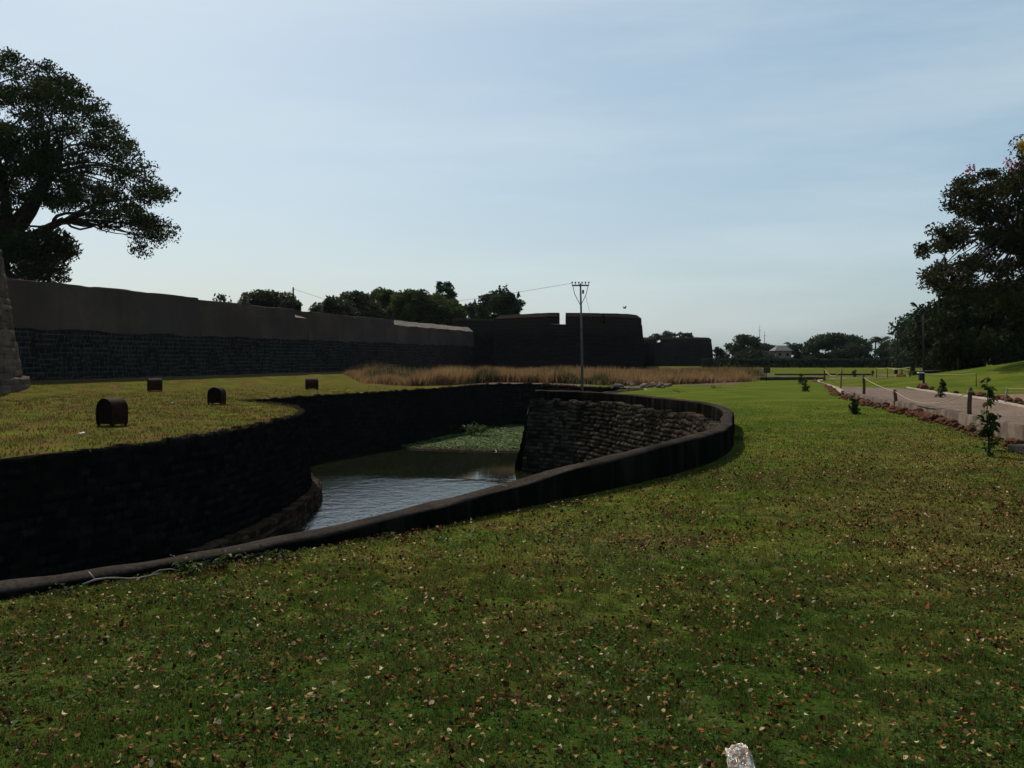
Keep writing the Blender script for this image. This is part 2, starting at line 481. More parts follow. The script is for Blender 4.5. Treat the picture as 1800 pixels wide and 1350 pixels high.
M_path = mat_path()

def mat_pathwall():
    t = NT("path_wall_render", 0.93, 0.1)
    c = t.mix(t.ramp(t.noise(t.pos, 2.5, 6), 0.3, 0.7), (0.0576, 0.0408, 0.0297), (0.1094, 0.0789, 0.0589))
    st = t.noise(t.mapv(t.pos, (1.6, 1.6, 1.0)), 1.3, 6, 0.65)
    c = t.mix(t.ramp(st, 0.36, 0.62, 0.85, 0), c, (0.0230, 0.0163, 0.0118))
    t.col(c); t.bump(t.noise(t.pos, 25, 6), 0.6, 0.02)
    return t.mat
M_pathwall = mat_pathwall()

def mat_water():
    t = NT("moat_water", 0.03, 1.0)
    t.b.inputs["IOR"].default_value = 1.33
    t.col(t.mix(t.ramp(t.noise(t.pos, 0.4, 3), 0.35, 0.65), (0.005, 0.007, 0.003), (0.008, 0.009, 0.004)))
    # breeze ripples the open reach, the water under the far banks lies calm
    sx = t.new("ShaderNodeSeparateXYZ"); t.lk(t.pos, sx.inputs[0])
    wob = t.math('MULTIPLY', t.math('SUBTRACT', t.noise(t.pos, 0.7, 4), 0.5), 2.4)
    edge = t.math('ADD', t.math('MULTIPLY', sx.outputs[0], 0.42), t.math('ADD', sx.outputs[1], wob))
    br = t.ramp(edge, 31.6, 33.4, 1, 0)
    r1 = t.noise(t.mapv(t.pos, (1.0, 0.9, 1), (0, 0, R(12))), 2.0, 5, 0.62)
    r2 = t.noise(t.mapv(t.pos, (1, 1.0, 1), (0, 0, R(-20))), 7, 3, 0.6)
    h = t.math('ADD', r1, t.math('MULTIPLY', r2, 0.28))
    h = t.math('ADD', h, t.math('MULTIPLY', t.ramp(t.noise(t.pos, 9, 2, 0.5), 0.70, 0.80), 2.2))
    h = t.math('MULTIPLY', h, t.math('ADD', t.math('MULTIPLY', br, 0.95), 0.05))
    t.bump(h, 1.0, 0.036)
    return t.mat
M_water = mat_water()

def mat_plastic():
    t = NT("crumpled_film", 0.12, 0.6)
    t.col(t.mix(t.ramp(t.noise(t.obj, 17, 4, 0.6, 1.5), 0.42, 0.60), (0.2340, 0.1530, 0.0990), (0.5940, 0.5580, 0.4950)))
    t.b.inputs["Transmission Weight"].default_value = 0.15
    t.bump(t.noise(t.obj, 60, 4, 0.6, 1.0), 0.9, 0.01)
    return t.mat
M_film = mat_plastic()
M_filmfill = mat_plain("wrapped_scraps", (0.14, 0.07, 0.035), (0.30, 0.19, 0.11), 30, 0.8, 0.2, 0.5, 0.01)

# ------------------------------------------------------------------ plan of the place
WATER = -2.6
scarp_pts = [(-30, -8), (-22, -2), (-14, 5.5), (-9.9, 10.5), (-8.55, 13.4), (-8.1, 15.3), (-7.7, 16.3), (-7.2, 17.5), (-6.7, 19.0), (-6.3, 21.1), (-6.1, 23.2),
             (-6.02, 25.7), (-6.12, 27.9), (-6.45, 29.7), (-7.1, 31.6), (-8.1, 33.6), (-9.4, 35.4), (-10.3, 36.6), (-10.2, 37.5), (-9.2, 39.1),
             (-8.4, 41.2), (-6.9, 45), (-4.8, 49.5), (-3.2, 54.4), (-1.5, 60.0), (1.6, 60.2), (3.3, 56.6), (4.9, 53.2), (6.6, 51.0)]
parapet_pts = [(-15, -5.6, .08), (-9.3, .4, .08), (-6.1, 3.7, .08), (-3.47, 6.45, .083), (-2.65, 7.30, .075), (-1.82, 8.20, .109), (-.92, 9.12, .180), (-.12, 10.20, .245), (.53, 11.10, .319),
               (1.30, 12.15, .374), (2.25, 13.58, .440), (3.07, 15.18, .440), (3.82, 17.35, .42), (4.30, 19.4, .40), (4.70, 21.0, .40), (5.0, 22.5, .40),
               (5.2, 24.2, .40), (5.25, 25.9, .40), (5.08, 27.5, .40), (4.75, 28.9, .40), (4.35, 30.5, .40), (3.85, 32.5, .40), (2.95, 34.4, .40), (1.95, 35.7, .40), (.92, 36.5, .40)]
scarp = catmull(scarp_pts, 0.07)
parapet = catmull(parapet_pts, 0.08)
hole_a = resample(offset(scarp, 0.10), 0.5)                      # scarp travels with the moat on its right
cs_face = resample(offset(parapet, 0.36), 0.04)                 # outer wall of the moat, moat on its left
cs_back = resample(np.array([cs_face[-1], (6.6, 50.6)]), 0.12)
hole_b = np.vstack([resample(parapet[:, :2], 0.5), [(1.6, 37.4), (7.2, 50.6)]])
hole = np.vstack([hole_a, hole_b[::-1]])

WALL_A, WALL_B = np.array((-24.6, 46.5)), np.array((-4.9, 118.0))
wdir = (WALL_B - WALL_A) / np.linalg.norm(WALL_B - WALL_A)
wnor = np.array((wdir[1], -wdir[0]))                             # towards the moat
def wall_pt(px):
    """the point of the fort wall line that shows at column px"""
    k = (px - 900) / F
    t = (k * WALL_A[1] - WALL_A[0]) / ((WALL_B - WALL_A)[0] - k * (WALL_B - WALL_A)[1])
    return WALL_A + (WALL_B - WALL_A) * t

path_L = np.array([(8.6, 10, .34), (9.15, 14, .33), (9.7, 18.4, .31), (10.4, 21.6, .27), (11.55, 26.4, .22), (12.3, 30.9, .2), (13.2, 35.5, .15), (14.6, 42.0, .1), (17.4, 52, .06), (21, 66, .05), (25.2, 74, .05), (33, 81, .05)])
path_R = np.array([(11.2, 10, .34), (11.6, 14, .33), (12.2, 19, .31), (13.4, 25.4, .3), (14.9, 30.3, .28), (15.9, 34, .25), (19, 46.5, .15), (23, 58, .07), (26.3, 67, .05), (30, 72.5, .05), (35, 77, .05)])

def ground_z(x, y):
    x = np.asarray(x, float); y = np.asarray(y, float)
    dist = (x - WALL_A[0]) * wnor[0] + (y - WALL_A[1]) * wnor[1]
    left = smooth(2, -4, x)
    z = 0.50 * smooth(7.0, 1.0, dist) * left
    z = z - 0.16 * smooth(60, 68, y) * smooth(20, 8, dist) * smooth(7.0, 9.0, dist) * left
    # lawn right of the path and its mound under the trees
    xl = np.interp(y, path_L[:, 1], path_L[:, 0]); xr = np.interp(y, path_R[:, 1], path_R[:, 0]); pz = np.interp(y, path_R[:, 1], path_R[:, 2])
    z = z + (pz + 0.0) * smooth(0.55, 1.15, (x - xl) / (xr - xl)) * smooth(90, 70, y)
    z = z + 2.15 * np.exp(-(((x - 36) / 8.2) ** 2 + ((y - 53) / 10.5) ** 2) / 2 * 1.35)
    z = z + 0.03 * (fbm(x * 0.35, y * 0.35, 3) - 0.5) * smooth(14, 25, y)
    return z

GX, GY = np.meshgrid(np.r_[np.arange(-60, 60, 1.4)], np.r_[np.arange(-12, 90, 1.4)])
px_, py_ = GX.ravel() + rng.uniform(-.2, .2, GX.size), GY.ravel() + rng.uniform(-.2, .2, GX.size)
ox, oy = np.meshgrid(np.linspace(-400, 400, 41), np.linspace(-60, 500, 29))
ok = ~((np.abs(ox.ravel()) < 62) & (oy.ravel() > -14) & (oy.ravel() < 92))
far = [(-800, -300), (0, -300), (800, -300), (800, 300), (800, 800), (0, 800), (-800, 800), (-800, 300)]
hp = [tuple(p) for p in hole]
ins = in_poly(px_, py_, hole)
# keep grid points clear of the hole edge
dmin = np.min((px_[:, None] - hole[None, :, 0]) ** 2 + (py_[:, None] - hole[None, :, 1]) ** 2, axis=1)
keep = (~ins) & (dmin > 0.3)
pts = hp + list(zip(px_[keep], py_[keep])) + list(zip(ox.ravel()[ok], oy.ravel()[ok])) + far
edges = [(i, (i + 1) % len(hp)) for i in range(len(hp))]
rv, re_, rf, _, _, _ = delaunay_2d_cdt([Vector((float(a), float(b))) for a, b in pts], edges, [], 0, 1e-5)
vv = np.array([(p[0], p[1]) for p in rv]); ff = np.array([f for f in rf if len(f) == 3])
cen = vv[ff].mean(1)
ff = ff[~in_poly(cen[:, 0], cen[:, 1], hole)]
gz = ground_z(vv[:, 0], vv[:, 1])
gx, gy = vv[:, 0], vv[:, 1]
scx = np.interp(gy, scarp[:, 1][(scarp[:, 1] > 0)], scarp[:, 0][(scarp[:, 1] > 0)])
berm = (gx < np.where(gy < 36, -5.2, np.interp(gy, [36, 45, 60], [-9, -6, -1]))) & (gy > -3)
dry = np.where(berm, 0.95, 0.0)
dry = np.maximum(dry, smooth(60, 85, gy) * 0.35)
gpx = 900 + F * gx / np.maximum(gy, 1)
soil = smooth(55, 60, gy) * smooth(610, 680, gpx) * smooth(1320, 1290, gpx) * smooth(130, 100, gy) * 0.9
soil = np.maximum(soil, smooth(3, 1, (gx - WALL_A[0]) * wnor[0] + (gy - WALL_A[1]) * wnor[1]) * (gx < 0) * 0.8)
soil = np.maximum(soil, 0.8 * np.exp(-(((gx - 6.9) / 2.2) ** 2 + ((gy - 54) / 2.2) ** 2)))
soil = np.maximum(soil, 0.62 * np.exp(-(((gx - 42) / 11) ** 2 + ((gy - 68) / 9) ** 2)))
soil = np.where((gy < 5), 0, soil)
ground = struct(mesh_np("ground", np.c_[vv, gz], ff, M_ground, attrs={"dry": dry, "soil": soil}, flat=False))

water = MB(); water.add([(-34, -14, WATER), (9, -14, WATER), (9, 64, WATER), (-34, 64, WATER)], [(0, 1, 2, 3)])
struct(water.build("water", M_water))

# ------------------------------------------------------------------ rubble masonry
def rubble(name, path, z0, z1, side, batter, res, course, stone, depth, mat, cap, seed, rag=0.03, parent=None, wob=0.05, joint_w=0.045):
    """a face of coursed stones along a plan path; side +1: it faces the left of travel; real relief"""
    r = np.random.default_rng(seed)
    p = resample(path, res)
    s, nl = frame(p); n = nl * side
    m = max(3, int((z1 - z0) / res) + 1)
    z = np.linspace(z0, z1, m)
    SS, ZZ = np.meshgrid(s, z, indexing='ij')
    zz = ZZ - z0 + wob * 2 * (vnoise(SS / 1.7, ZZ * 0.6, seed) - 0.5) + wob * (vnoise(SS / 0.5, ZZ * 2, seed + 5) - 0.5)
    cf = zz / course
    ci = np.floor(cf).astype(int); fr = cf - ci
    du = np.zeros_like(SS); rnd = np.zeros_like(SS)
    for c in range(ci.min(), ci.max() + 1):
        L = r.uniform(0.55, 1.6, int(s[-1] / (stone * 0.55)) + 4) * stone
        J = np.cumsum(L) - r.uniform(0, stone * 2)
        rv_ = r.random(len(J) + 1)
        msk = ci == c
        su = SS[msk]
        k = np.searchsorted(J, su)
        lo = np.where(k > 0, J[np.maximum(k - 1, 0)], -9); hi = J[np.minimum(k, len(J) - 1)]
        du[msk] = np.minimum(su - lo, hi - su)
        rnd[msk] = rv_[k]
    dv = np.minimum(fr, 1 - fr) * course
    e = np.minimum(np.abs(du), dv)
    pil = smooth(0.0, joint_w, e)
    disp = depth * (pil * (0.45 + 0.9 * rnd) + 0.5 * (fbm(SS * 6, ZZ * 6, seed + 2, 3) - 0.5)) + 0.05 * (fbm(SS * 0.5, ZZ * 0.7, seed + 9, 2) - 0.5)
    off = batter * (z1 - ZZ) + disp
    X = p[:, None, 0] + n[:, None, 0] * off; Y = p[:, None, 1] + n[:, None, 1] * off
    Z = ZZ.copy()
    top = rag * 2 * (rnd[:, -1] - 0.5) + rag * (vnoise(s / 0.22, s * 0, seed + 3) - 0.5)
    Z += np.linspace(0, 1, m)[None, :] ** 6 * top[:, None]
    V = np.stack([X, Y, Z], -1)
    jt = 1 - pil
    # cap running back from the edge
    bk = np.linspace(0, cap, 4)[1:]
    caps = np.stack([np.stack([p[:, 0] - n[:, 0] * b, p[:, 1] - n[:, 1] * b, np.maximum(Z[:, -1], z1 - 0.0) + 0.02 * (vnoise(s * 5, s * 0 + b * 9, seed) - .5) - (0.0 if k < 2 else 0.10)], -1) for k, b in enumerate(bk)], 1)
    V = np.concatenate([V, caps], 1)
    mm = m + len(bk)
    tn = np.concatenate([rnd, np.repeat(rnd[:, -1:], len(bk), 1)], 1); jj = np.concatenate([jt, np.zeros((len(s), len(bk)))], 1)
    f = grid_faces(len(s), mm)
    if side > 0: f = f[:, ::-1]
    return mesh_np(name, V.reshape(-1, 3), f, mat, parent, attrs={"tone": tn.ravel(), "joint": jj.ravel()}, flat=False)

sc_root = thing("moat_wall", "black mossy stone wall curving round the grassy berm down into the moat", "wall", (0, 0, 0))
rubble("stone_face", scarp, WATER - 0.6, 0.0, -1, 0.11, 0.06, 0.17, 0.27, 0.055, M_scarp, 0.15, 11, rag=0.06, parent=sc_root)
ft = scarp[(scarp[:, 1] > 19) & (scarp[:, 1] < 33.2)]
rubble("footing", offset(ft, -0.52), WATER - 0.6, WATER + 0.40, -1, 0.08, 0.05, 0.14, 0.24, 0.04, mat_rubble("footing_brick", (0.016, 0.011, 0.008), (0.085, 0.055, 0.038), (0.012, 0.01, 0.01), (0.02, 0.018, 0.014)), 0.55, 12, parent=sc_root)

cs_root = thing("moat_revetment", "rough coursed stone revetment rounding the near end of the moat below the parapet", "wall", (0, 0, 0))
lo_ = cs_face[:, 1] < 12.6
rubble("stone_face", cs_face[lo_ & (np.arange(len(cs_face)) < len(cs_face) // 2)], WATER - 0.5, -0.32, 1, 0.16, 0.12, 0.22, 0.36, 0.07, M_cscarp, 0.40, 23, rag=0.03, parent=cs_root)
cs_face = cs_face[~(lo_ & (np.arange(len(cs_face)) < len(cs_face) // 2))]
rubble("stone_face", cs_face, WATER - 0.5, 0.03, 1, 0.22, 0.030, 0.135, 0.21, 0.05, M_cscarp, 0.40, 21, rag=0.08, parent=cs_root, joint_w=0.03, wob=0.028)
rubble("return_face", cs_back, WATER - 0.5, 0.03, 1, 0.22, 0.12, 0.235, 0.36, 0.08, M_cscarp, 0.40, 22, rag=0.05, parent=cs_root)

# parapet: low plastered wall on top
def sweep(name, path3, prof, mat, parent=None, jit=0.0, seed=0, closed_ends=True, flat=True):
    """path3 rows x,y,ztop; prof list of (left offset, kind, value): kind 't' relative to ztop, 'a' absolute z"""
    s, nl = frame(path3)
    rows = []
    for k, (o, kind, v) in enumerate(prof):
        jj = jit * (vnoise(s / 0.35, s * 0 + k * 3.7, seed) - 0.5) * 2 + jit * 1.3 * (vnoise(s / 1.6, s * 0 + k * 1.3, seed + 4) - 0.5) * 2
        z = (path3[:, 2] + v + jj * 0.6) if kind == 't' else np.full(len(s), v)
        rows.append(np.stack([path3[:, 0] + nl[:, 0] * (o + jj * 0.6), path3[:, 1] + nl[:, 1] * (o + jj * 0.6), z], -1))
    V = np.stack(rows, 1)
    n, m = V.shape[:2]
    f = grid_faces(n, m)
    me_v = V.reshape(-1, 3)
    o = mesh_np(name, me_v, f, mat, parent, flat=flat)
    if closed_ends:
        me = o.data
        import bmesh
        bm = bmesh.new(); bm.from_mesh(me); bm.verts.ensure_lookup_table()
        bm.faces.new([bm.verts[i] for i in range(m)]); bm.faces.new([bm.verts[(n - 1) * m + i] for i in reversed(range(m))])
        bmesh.ops.recalc_face_normals(bm, faces=bm.faces); bm.to_mesh(me); bm.free()
    return o
w_ = 0.125
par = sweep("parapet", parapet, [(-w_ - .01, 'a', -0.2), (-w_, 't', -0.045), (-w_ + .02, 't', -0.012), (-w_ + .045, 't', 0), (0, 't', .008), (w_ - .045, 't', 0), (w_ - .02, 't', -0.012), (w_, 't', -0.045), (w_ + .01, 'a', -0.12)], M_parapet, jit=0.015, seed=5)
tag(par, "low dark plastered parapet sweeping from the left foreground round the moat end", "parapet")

# ------------------------------------------------------------------ fort wall
fw = thing("fort_wall", "long dark fort wall of black stone below and grey plaster above", "wall", (0, 0, 0))
w0 = WALL_A - wdir * 16; w1 = WALL_B
rubble("stone_base", np.array([w0, w1]), 0.1, 3.1, -1, 0.10, 0.085, 0.25, 0.36, 0.06, M_wallstone, 0.5, 31, rag=0.0, parent=fw, joint_w=0.075, wob=0.09)
def parapet_piece(name, a, b, ztop, slope=False, ea=0.0, eb=0.0):
    L = np.linalg.norm(b - a); n = max(3, int(L / 0.35))
    V = []; 
    prof = [(0.06, 3.22), (-0.10, ztop - (0.52 if slope else 0.05)), (-0.75 if slope else -0.16, ztop), (-1.5, ztop), (-1.6, 3.06)]
    for i in range(n + 1):
        t = i / n
        for k, (o, z) in enumerate(prof):
            sh = ea * (1 - t) ** 12 * (z - 3) - eb * t ** 12 * (z - 3)
            q = a + (b - a) * t + wnor * (o + 0.03 * (vnoise(t * L * .5, k * 5.1, 3) - .5)) + wdir * sh
            zz = z + ((0.10 * (float(vnoise(t * L * 0.35, k * 2.0, 7)) - .5) + .06 * (float(vnoise(t * L * 1.3, k * 2.0, 9)) - .5)) if k in (1, 2, 3) else -.35 * float(fbm(t * L * .45, k * 2.0, 17, 3)) if k == 0 else 0)
            V.append((q[0], q[1], zz))
    m = len(prof)
    f = grid_faces(n + 1, m).tolist()
    f = [tuple(q) for q in f] + [tuple(range(m)), tuple(n * m + i for i in reversed(range(m)))]
    mb = MB(); mb.add(V, f)
    o = mb.build(name, M_plaster, fw)
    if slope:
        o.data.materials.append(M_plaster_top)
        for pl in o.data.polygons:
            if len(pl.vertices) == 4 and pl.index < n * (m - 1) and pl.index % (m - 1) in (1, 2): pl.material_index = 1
    import bmesh
    bm = bmesh.new(); bm.from_mesh(o.data); bmesh.ops.recalc_face_normals(bm, faces=bm.faces); bm.to_mesh(o.data); bm.free()
    return o
parapet_piece("plaster_parapet", w0, wall_pt(351), 5.53)
parapet_piece("plaster_parapet", wall_pt(351.3), wall_pt(524), 5.42, eb=0.18)
parapet_piece("plaster_parapet", wall_pt(541), wall_pt(694), 5.36, ea=0.12)
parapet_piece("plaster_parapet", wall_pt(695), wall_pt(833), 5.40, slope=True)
sa, sb = wall_pt(522), wall_pt(543)
mb = MB()
mb.add([(*(sa + wnor * -.04), 3.07), (*(sb + wnor * -.04), 3.07), (*(sb + wnor * -.06), 4.78), (*(sa + wnor * -.06), 4.80), (*(sa - wnor * 1.4), 5.18), (*(sb - wnor * 1.4), 5.15)], [(0, 1, 2, 3), (3, 2, 5, 4)])
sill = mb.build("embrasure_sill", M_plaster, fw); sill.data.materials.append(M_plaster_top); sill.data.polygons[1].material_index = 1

def polygon_wall(name, ring, z0, z1, batter, mat, parent, cx, cy, step=1.0, jit=0.05, slope=0.0):
    """battered polygonal bastion body with a roof"""
    n = len(ring); m = max(3, int((z1 - z0) / step) + 1)
    V = []
    for k in range(m):
        z = z0 + (z1 - z0) * k / (m - 1)
        for (x, y) in ring:
            l = math.hypot(x - cx, y - cy); sc = (l + batter * (z1 - z)) / l
            V.append((cx + (x - cx) * sc + random.uniform(-jit, jit), cy + (y - cy) * sc + random.uniform(-jit, jit), z + (random.uniform(-jit, jit) if k == m - 1 else 0)))
    F_ = []
    for k in range(m - 1):
        for i in range(n):
            F_.append((k * n + i, k * n + (i + 1) % n, (k + 1) * n + (i + 1) % n, (k + 1) * n + i))
    mb = MB(); mb.add(V, F_)
    mb.add([(cx + (x - cx) * .99, cy + (y - cy) * .99, z1 - .05) for x, y in ring], [tuple(range(n))])
    return mb.build(name, mat, parent)

def bastion(label, cx, cy, Rr, zb, zt, breaks, gaps, name="bastion"):
    """many sided bastion; merlons stand on the body between the gaps (angles in degrees, 0 = towards the camera, positive = right)"""
    root = thing(name, label, "bastion", (0, 0, 0))
    A = lambda a, r: (cx + r * math.sin(R(a)), cy - r * math.cos(R(a)))
    ring = []
    for i, a in enumerate(breaks):
        b = breaks[(i + 1) % len(breaks)]
        if i == len(breaks) - 1: b += 360
        p, q = Vector(A(a, Rr)), Vector(A(b, Rr))
        nn = max(2, int((q - p).length / 1.2))
        for k in range(nn): ring.append(tuple(p.lerp(q, k / nn)))
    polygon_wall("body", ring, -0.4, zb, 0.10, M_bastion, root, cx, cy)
    for a0, a1 in gaps:
        aa = [a0] + [a for a in breaks if a0 < a < a1] + [a1]
        pts = [A(a, Rr / max(math.cos(R(0)), 1) ) for a in aa]
        # follow the polygon's edges: project end angles on the ring
        def on_ring(a):
            br = sorted(breaks)
            for i, b in enumerate(br):
                c = br[(i + 1) % len(br)] + (360 if i == len(br) - 1 else 0)
                for sh in (0, 360, -360):
                    if b <= a + sh <= c:
                        p, q = Vector(A(b, Rr)), Vector(A(c, Rr)); d = Vector(A(a, 1)) - Vector((cx, cy)); e = q - p
                        den = d.x * e.y - d.y * e.x; u = ((p.x - cx) * e.y - (p.y - cy) * e.x) / den
                        return (cx + d.x * u, cy + d.y * u)
        pts = [on_ring(a) for a in aa]
        dense = resample(np.array(pts), 1.0)
        V = []; prof = [(0.0, zb), (-0.03, zt - 0.42), (-0.55, zt), (-1.3, zt), (-1.35, zb)]
        for (x, y) in dense:
            l = math.hypot(x - cx, y - cy)
            for o, z in prof:
                sc = (l + o) / l
                V.append((cx + (x - cx) * sc, cy + (y - cy) * sc, z + random.uniform(-.03, .03)))
        mprof = len(prof); n = len(dense)
        f = [tuple(q) for q in grid_faces(n, mprof).tolist()] + [tuple(range(mprof)), tuple((n - 1) * mprof + i for i in reversed(range(mprof)))]
        mb = MB(); mb.add(V, f)
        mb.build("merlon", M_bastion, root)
    return root
bastion("big dark many-sided stone bastion behind the utility pole", 6.7, 114.5, 9.0, 5.38, 6.62,
        [-112, -74, -20, 12, 38, 66, 110, 180, 220], [(-75, -11.0), (-5.6, 22.0), (24.0, 110)])
bastion("farther smaller-looking stone bastion right of the big one", 33.4, 208, 9.6, 4.9, 6.0,
        [-100, -60, -25, 8, 35, 66, 110, 180, 220], [(-66, -24.0), (-18, 12.0), (15.0, 110)])
cw = thing("curtain_wall", "short dark wall recessed between the long fort wall and the big bastion", "wall", (0, 0, 0))
for (a, b, zt) in (((-7, 121), (3.0, 127), 6.35),):
    mb = MB(); c = ((a[0] + b[0]) / 2, (a[1] + b[1]) / 2, zt / 2 - .2); L = math.hypot(b[0] - a[0], b[1] - a[1])
    mb.box(c, (L / 2, 0.8, zt / 2 + .2), math.atan2(b[1] - a[1], b[0] - a[0]))
    mb.build("wall_face", M_bastion, cw)
    mb = MB(); mb.box((c[0], c[1], zt + .12), (L / 2 + .02, 0.95, 0.12), math.atan2(b[1] - a[1], b[0] - a[0])); mb.build("coping", M_plaster, cw)
cw2 = thing("curtain_wall", "dark wall running back between the two bastions", "wall", (0, 0, 0))
mb = MB(); a, b = (14.5, 121), (27, 202); L = math.hypot(b[0] - a[0], b[1] - a[1])
mb.box(((a[0] + b[0]) / 2, (a[1] + b[1]) / 2, 2.2), (L / 2, 0.9, 2.7), math.atan2(b[1] - a[1], b[0] - a[0]))
mb.build("wall_face", M_bastion, cw2)
mb = MB(); mb.box(((a[0] + b[0]) / 2, (a[1] + b[1]) / 2, 5.0), (L / 2, 1.0, 0.1), math.atan2(b[1] - a[1], b[0] - a[0])); mb.build("coping", M_plaster, cw2)

# corner tower at the left edge of the picture
tw = thing("corner_tower", "battered brown stone tower with a stone plinth at the near end of the fort wall", "tower", (0, 0, 0))
tc_, tr_ = (-28.2, 41.0), 5.75
ang = np.linspace(R(-200), R(80), 90)
ring = np.stack([tc_[0] + tr_ * np.cos(ang), tc_[1] + tr_ * np.sin(ang)], 1)
rubble("shaft", ring, -0.3, 6.4, -1, 0.15, 0.10, 0.27, 0.42, 0.06, M_tower, 5.7, 41, rag=0.04, parent=tw)
rp = tr_ + 0.15 * 5.7 + 0.26
ring2 = np.stack([tc_[0] + rp * np.cos(ang), tc_[1] + rp * np.sin(ang)], 1)
rubble("plinth", ring2, -0.4, 0.74, -1, 0.06, 0.08, 0.30, 0.5, 0.06, M_tower, 0.6, 42, rag=0.05, parent=tw)

# ------------------------------------------------------------------ path, its wall, kerb, rocks
def ribbon(name, A_, B_, mat, step=0.8, dz=0.0, cross=4):
    a = catmull(A_, 0.3); b = catmull(B_, 0.3)
    n = 90
    ta = np.linspace(0, 1, n)
    ia = np.stack([np.interp(ta, np.linspace(0, 1, len(a)), a[:, k]) for k in range(3)], 1)
    ib = np.stack([np.interp(ta, np.linspace(0, 1, len(b)), b[:, k]) for k in range(3)], 1)
    V = np.stack([ia + (ib - ia) * t for t in np.linspace(0, 1, cross)], 1)
    V[..., 2] += dz
    f = grid_faces(n, cross)[:, ::-1]
    return mesh_np(name, V.reshape(-1, 3), f, mat, flat=False)
PL, PR = catmull(path_L, 0.3), catmull(path_R, 0.3)
def path_surface():
    mapped = path_L.copy()
    return struct(ribbon("path", path_L, path_R, M_path, dz=0.012))
path_surface()
pw = PL[(PL[:, 1] < 44)].copy()
o = sweep("path_wall", pw, [(-0.16, 'a', -0.2), (-0.16, 't', 0.02), (-0.14, 't', 0.04), (0.0, 't', 0.04), (0.05, 't', 0.02), (0.06, 'a', -0.25)], M_pathwall, jit=0.01, seed=8)
tag(o, "low stained retaining wall along the near side of the paved path", "wall")
pk = PR.copy(); pk[:, 2] += 0.06
o = sweep("path_kerb", pk, [(0.0, 'a', -0.2), (0.0, 't', -0.01), (-0.02, 't', 0.0), (-0.15, 't', 0.0), (-0.17, 't', -0.01), (-0.17, 'a', -0.2)], M_kerb, jit=0.012, seed=9)
tag(o, "pale concrete kerb along the far side of the paved path", "kerb")
pk2 = PL[(PL[:, 1] > 43.9)].copy(); pk2[:, 2] += 0.05
o = sweep("path_kerb", pk2, [(0.0, 'a', -0.2), (0.0, 't', -0.01), (0.02, 't', 0.0), (0.13, 't', 0.0), (0.15, 't', -0.01), (0.15, 'a', -0.2)], M_kerb, jit=0.012, seed=10)
tag(o, "pale kerb on the near side of the path's far bend", "kerb")

def rock_mesh(seed, mat, amp=0.35, sq=(1, 1, .75)):
    import bmesh
    bm = bmesh.new(); bmesh.ops.create_icosphere(bm, subdivisions=3, radius=1.0)
    r = np.random.default_rng(seed); ph = r.uniform(0, 40, 3)
    for v in bm.verts:
        c = v.co
        d = 1 + amp * (float(fbm(c.x * 1.6 + ph[0] + c.z, c.y * 1.6 + ph[1] - c.z * .7, seed, 3)) - 0.5) * 2 + 0.12 * (float(vnoise(c.x * 6 + ph[2], c.y * 6 + c.z * 5, seed)) - .5)
        v.co = Vector((c.x * sq[0], c.y * sq[1], c.z * sq[2])) * d
    me = bpy.data.meshes.new("laterite_rock"); bm.to_mesh(me); bm.free()
    me.materials.append(mat)
    return me
M_earthrock = mat_plain('earthy_rubble', (0.06, 0.045, 0.035), (0.17, 0.14, 0.11), 6, 0.95, 0.1, 0.8, 0.03)
grey_ms = [rock_mesh(140 + k, M_earthrock) for k in range(3)]
rock_ms = [rock_mesh(100 + k, M_laterite) for k in range(7)]
def place_rock(name, me, x, y, z, r, label, group):
    o = bpy.data.objects.new(name, me); COL.objects.link(o)
    o.location = (x, y, z); o.scale = (r * random.uniform(.8, 1.3), r * random.uniform(.8, 1.2), r * random.uniform(.8, 1.15))
    o.rotation_euler = (random.uniform(-.5, .5), random.uniform(-.5, .5), random.uniform(0, 6.28))
    return tag(o, label, "rock", group)
sL, nL = frame(PL)
y_ = 15.0
while y_ < 70:
    i = int(np.argmin(np.abs(PL[:, 1] - y_)))
    big = random.random() < 0.35
    dens = 1.0 if y_ < 23 else (0.55 if y_ < 40 else 0.8)
    off = random.uniform(0.22, 0.5)
    r = random.uniform(.055, .115) * (1.4 if (big and 24 < y_ < 36) else 1.0)
    q = PL[i, :2] + nL[i] * off
    place_rock("laterite_rock", random.choice(rock_ms), q[0], q[1], r * .45, r, "red laterite rock in the row along the lawn side of the path", "laterite rocks lining the lawn side of the path")
    if random.random() < .75:
        q = PL[i, :2] + nL[i] * (off + random.uniform(.12, .3)); r *= .6
        place_rock("laterite_rock", random.choice(rock_ms), q[0], q[1], r * .4, r, "red laterite rock in the row along the lawn side of the path", "laterite rocks lining the lawn side of the path")
    y_ += random.uniform(.25, .60) * dens
sR, nR = frame(PR)
for k in range(34):
    y_ = random.choice([random.uniform(27, 33), random.uniform(33, 44), random.uniform(40, 47), random.uniform(58, 64)])
    i = int(np.argmin(np.abs(PR[:, 1] - y_)))
    q = PR[i, :2] - nR[i] * random.uniform(.35, .6); r = random.uniform(.06, .16)
    place_rock("laterite_rock", random.choice(rock_ms), q[0], q[1], float(ground_z(*q)) + r * .4, r, "red laterite rock scattered behind the pale kerb on the lamp side of the path", "laterite rocks behind the pale kerb")

